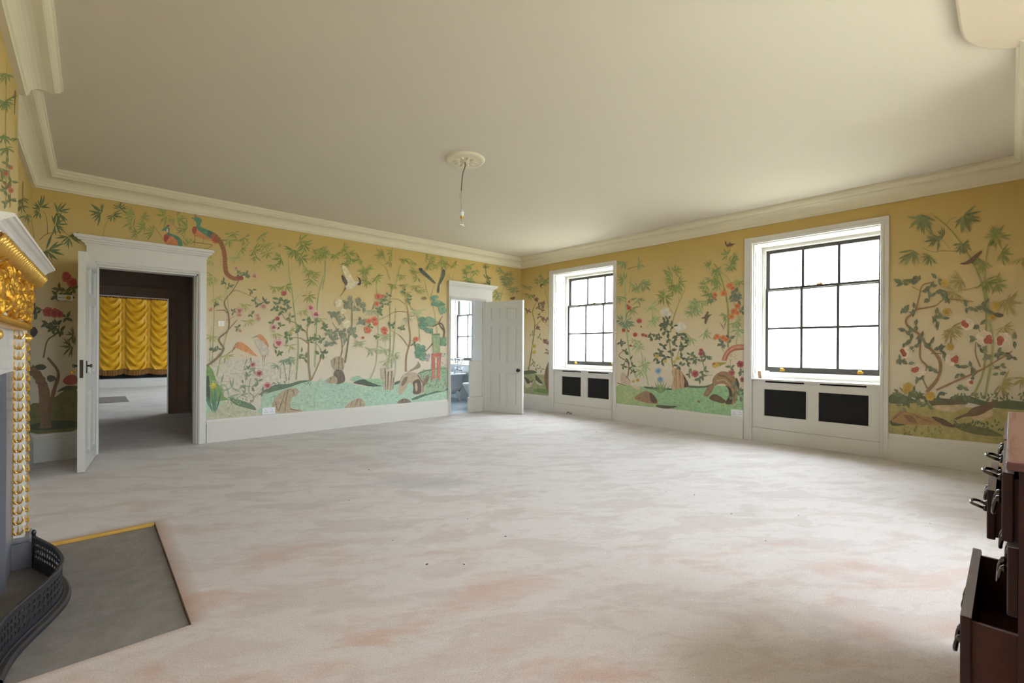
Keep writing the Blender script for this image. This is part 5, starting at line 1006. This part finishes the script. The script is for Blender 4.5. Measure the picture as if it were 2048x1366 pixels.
F.begin('painted_bamboo').stem([806, 802, 806, 550, 780, 400, 742, 282, 712, 228], 15, (142, 156, 84), 7); F.stem([860, 780, 880, 620, 840, 480, 832, 400], 6, (156, 140, 90)); F.stem([740, 280, 800, 320, 830, 380], 4, BAM); F.stem([720, 750, 690, 740, 640, 715], 3, BAM); F.stem([690, 330, 700, 420], 3, BAM); F.stem([860, 780, 880, 640], 6, (146, 166, 104)); F.stem([776, 830, 752, 780], 5, (146, 166, 104))
F.fans([(678, 246, 200, 40), (722, 290, 120), (690, 335, 100), (652, 380, 140), (672, 430, 100), (740, 378, 180), (672, 466, 30), (800, 168, 200), (838, 182, 40), (818, 250, 100), (826, 232, 10), (882, 350, 90), (720, 270, 60), (790, 582, 120), (735, 345, 150)], (124, 148, 76), 48, 8, 180); F.fans([(596, 505, 150, 60), (580, 530, 130, 60), (620, 490, 90), (645, 710, 40), (550, 740, 120), (850, 640, 60), (872, 682, 90), (860, 622, 30), (560, 560, 90)], (148, 172, 110), 52, 8, 180)
F.begin('painted_orange_vine').leaves([830, 440, 862, 432, 850, 472, 892, 552, 752, 772, 880, 460, 875, 480, 770, 780, 700, 470, 820, 740], (98, 112, 96), 34, 17, 3); F.flowers([(812, 382, 22), (836, 396, 22), (826, 376, 18), (776, 432, 24), (716, 442, 20), (712, 466, 12), (870, 520, 22), (848, 556, 26), (870, 566, 20), (828, 592, 22), (732, 728, 22), (772, 736, 22), (794, 748, 22), (718, 738, 14)], (222, 130, 72), (198, 84, 44)); F.lay(); F.leaf(752, 630, 60, 60, 10, (150, 120, 96)); F.leaf(800, 600, 110, 90, 9, (150, 120, 96))
F.begin('painted_swallow').poly([618, 602, 644, 592, 664, 554, 676, 560, 668, 580, 698, 574, 672, 598, 656, 642, 645, 636, 648, 606], (84, 72, 46), False)
F.begin('painted_swallow').poly([784, 70, 800, 100, 816, 88, 838, 94, 860, 92, 832, 108, 800, 116, 786, 96], (84, 58, 40), False); F.lay(); F.leaf(806, 104, 300, 30, 5, (120, 96, 66))
F.begin('painted_golden_bird').poly([698, 916, 720, 902, 784, 904, 794, 910, 742, 932, 712, 942], (216, 180, 60)); F.poly([730, 906, 794, 906, 750, 928], (146, 148, 56)); F.poly([700, 912, 716, 904, 718, 918, 700, 922], (190, 80, 50))
for r_off, cc in ((0, (196, 110, 84)), (14, (214, 150, 122)), (26, (176, 88, 66))): F.stem([768 + r_off * .8, 892, 796 + r_off * .6, 828 + r_off * .6, 852, 792 + r_off, 918, 786 + r_off], 13, cc, 13)
F.stem([820, 880, 826, 1000], 4, BAM); F.strokes(812, 840, 850, 900, 8, (206, 140, 100), 24, 4, 0, 20)

# ---- block H: right of the near window
H = Paint(wall_right, 'x', XW, 1760, 380, 2.354)
H.begin('painted_meadow').poly([48, 1002, 200, 998, 350, 1018, 540, 1030, 700, 1018, 760, 1030, 760, 1225, 560, 1196, 300, 1172, 48, 1150], (168, 156, 88)); H.poly([48, 966, 90, 958, 150, 982, 180, 1000, 48, 1004], (74, 84, 58)); H.poly([338, 972, 400, 968, 440, 976, 520, 1000, 600, 990, 700, 1000, 760, 1005, 760, 1038, 540, 1026, 430, 1004, 340, 990], (76, 88, 58)); H.strokes(340, 965, 740, 1000, 60, (96, 112, 74), 22, 10, 270, 60); H.strokes(50, 950, 200, 985, 30, (96, 112, 74), 24, 10, 280, 60)
H.poly([50, 1084, 90, 1090, 124, 1104, 60, 1110], (62, 72, 52)); H.poly([348, 1098, 440, 1110, 520, 1128, 580, 1160, 460, 1152, 370, 1126], (86, 88, 52)); H.strokes(350, 1095, 570, 1140, 40, (72, 84, 54), 18, 9, 270, 60); H.strokes(100, 1120, 300, 1160, 24, (112, 116, 66), 16, 7, 270, 60)
H.begin('painted_rock').poly([54, 1088, 92, 1040, 150, 1050, 230, 1070, 300, 1090, 348, 1116, 280, 1108, 180, 1106, 120, 1104], (166, 124, 72)); H.poly([242, 1068, 300, 1078, 352, 1116, 300, 1108], (84, 62, 46)); H.poly([110, 1060, 150, 1064, 176, 1098, 140, 1092], (126, 88, 56)); H.stem([170, 1064, 260, 1100], 7, (130, 94, 58)); H.stem([60, 1080, 100, 1046], 5, (96, 72, 48))
H.begin('painted_duck').poly([230, 990, 262, 980, 330, 984, 392, 988, 410, 1008, 330, 1014, 260, 1020, 238, 1008], (84, 74, 54)); H.poly([248, 1016, 330, 1012, 408, 1012, 350, 1044, 290, 1040], (206, 184, 146)); H.poly([266, 976, 282, 950, 306, 954, 302, 968, 286, 968, 280, 992, 264, 990], (62, 88, 66)); H.lay(); H.leaf(304, 958, 0, 14, 5, BR); H.lay(); H.disc(288, 972, 10, 6, (206, 192, 160))
H.begin('painted_duck').poly([352, 1074, 408, 1050, 440, 1024, 500, 1008, 546, 986, 554, 1000, 520, 1036, 460, 1062, 400, 1068, 364, 1080], (96, 68, 46)); H.poly([424, 1068, 470, 1060, 526, 1032, 526, 1060, 476, 1086], (206, 178, 134))
H.begin('painted_bamboo').stem([440, 970, 490, 840, 500, 640, 490, 480, 440, 345, 370, 235, 320, 175, 240, 108], 13, (150, 152, 84), 4); H.stem([495, 970, 530, 760, 515, 600, 495, 420, 500, 320, 512, 248], 13, (158, 162, 96), 5); H.stem([405, 292, 300, 286, 250, 290, 195, 272], 4, (144, 130, 80)); H.stem([310, 170, 330, 140, 360, 128], 4, (144, 130, 80)); H.stem([330, 276, 290, 230], 3, (144, 130, 80)); H.stem([470, 455, 400, 470, 350, 480], 3, (144, 130, 80)); H.stem([510, 560, 440, 590], 3, BAM)
H.fans([(198, 120, 95, 64), (200, 130, 110, 70), (400, 122, 20, 70), (388, 130, 70, 56), (270, 222, 150, 60), (300, 214, 190, 40), (386, 254, 120, 44), (390, 258, 20, 44), (152, 288, 110, 64), (236, 310, 120, 44)], (110, 122, 68), 60, 9, 130); H.fans([(545, 215, 30, 62), (540, 220, 200, 44), (572, 296, 40, 58), (480, 335, 120), (545, 440, 20, 52), (500, 430, 60), (545, 205, 300, 36)], (128, 138, 62), 56, 9, 170)
H.fans([(380, 420, 150, 56), (600, 530, 20, 62), (590, 520, 60), (332, 668, 100, 56), (340, 650, 60), (580, 650, 60), (580, 900, 20), (350, 480, 120), (570, 920, 60), (672, 320, 60), (672, 885, 90)], (164, 150, 82), 52, 8, 160)
H.begin('painted_warbler').poly([376, 347, 410, 334, 470, 288, 480, 294, 442, 336, 410, 350], (96, 66, 48)); H.stem([430, 340, 440, 352], 3, BR)
H.begin('painted_camellia_tree').stem([220, 952, 275, 880, 280, 800, 220, 730, 185, 680, 130, 640, 125, 605, 165, 570, 185, 500, 200, 450, 245, 434], 16, (142, 100, 62), 5); H.stem([170, 562, 260, 545, 310, 515, 440, 525], 8, (142, 100, 62)); H.stem([190, 690, 190, 790, 220, 830, 200, 880, 228, 944], 9, (142, 100, 62), 7); H.stem([265, 942, 380, 890, 470, 850, 540, 810, 622, 758], 11, (142, 100, 62), 5); H.stem([472, 832, 450, 770, 452, 715], 8, (142, 100, 62)); H.stem([150, 455, 190, 475], 4, BR); H.stem([240, 770, 310, 770], 4, BR); H.stem([455, 640, 480, 680], 4, BR); H.stem([530, 825, 570, 850], 4, BR)
H.leaves([110, 440, 150, 420, 175, 430, 100, 432, 270, 420, 240, 460, 262, 480, 230, 510, 300, 500, 110, 560, 160, 560, 135, 572, 265, 590, 290, 602, 270, 622, 165, 640, 115, 660, 150, 672, 120, 722, 160, 740, 90, 792, 130, 772, 135, 822, 175, 890, 250, 840, 280, 742, 300, 792, 240, 722, 195, 692, 410, 550, 440, 562, 480, 560, 500, 530, 490, 772, 510, 792, 450, 702, 560, 766, 620, 790, 635, 708, 560, 866, 570, 832, 370, 866, 440, 872, 390, 932, 380, 836, 430, 832, 320, 500, 230, 480, 470, 640, 590, 770, 530, 570, 480, 740, 290, 760, 205, 720], (98, 110, 82), 30, 15, 2)
H.leaves([150, 962, 190, 982, 110, 1020, 220, 1012, 130, 985, 170, 1000], (94, 106, 72), 34, 14, 3)
for (x, y, r, a) in ((412, 632, 28, 180), (492, 698, 34, 20), (582, 706, 34, 160), (122, 766, 26, 180), (338, 798, 28, 0), (182, 850, 30, 200), (422, 908, 18, 0)):
    r *= 1.25; H.flower(x, y, r, (244, 226, 204), (244, 230, 210)); dx, dy = math.cos(math.radians(a)) * r * .5, math.sin(math.radians(a)) * r * .5
    H.lay()
    for k in range(4): H.disc(x + dx * .8 + RNG.uniform(-.25, .25) * r, y + dy + RNG.uniform(-.3, .3) * r, r * .34, r * .34, (178, 70, 54), 9)
H.flowers([(305, 440, 22), (545, 545, 26), (315, 575, 22), (330, 738, 20), (132, 930, 26), (236, 970, 26), (120, 945, 18), (530, 600, 18)], (198, 160, 62), (186, 142, 46)); H.poly([536, 586, 556, 578, 582, 590, 560, 600], (74, 74, 56))

# ---- block I: chimney breast, above the shelf
I = Paint(wall_left, 'x', XB, 0, 0, 3.254)
I.begin('painted_bamboo').stem([38, 1330, 42, 1100, 38, 800, 44, 420], 7, (140, 138, 66)); I.stem([108, 940, 104, 860, 108, 770], 4, (140, 138, 66)); I.fans([(42, 480, 90, 60), (30, 660, 120, 70), (40, 650, 60, 60), (28, 880, 90, 60), (40, 960, 90, 60), (10, 1100, 90, 70), (92, 900, 90, 28)], (88, 112, 40), 56, 9, 150); I.stem([100, 588, 98, 660, 96, 742], 8, (78, 78, 36)); I.fans([(94, 640, 260, 26)], (78, 88, 40), 40, 5, 120)
I.begin('painted_blossom').stem([66, 1350, 70, 1200, 58, 1100], 5, BR); I.flowers([(70, 1090, 18), (54, 1210, 24), (36, 1130, 20), (72, 1240, 20)], (178, 90, 60), (160, 50, 44)); I.leaves([30, 1240, 66, 1300, 40, 1060, 72, 1180, 40, 1320, 20, 1180], (92, 104, 50), 40, 16, 3)
J = Paint(wall_left, 'x', XL, 0, 0, 3.254)
J.begin('painted_bamboo').stem([150, 1350, 148, 1250, 152, 1180], 6, (120, 104, 44)); J.fans([(150, 1290, 90, 50), (140, 1340, 90, 50), (176, 1400, 90, 60)], (84, 92, 38), 50, 7, 120)
for p in (E_, F, H, I, J): p.end()
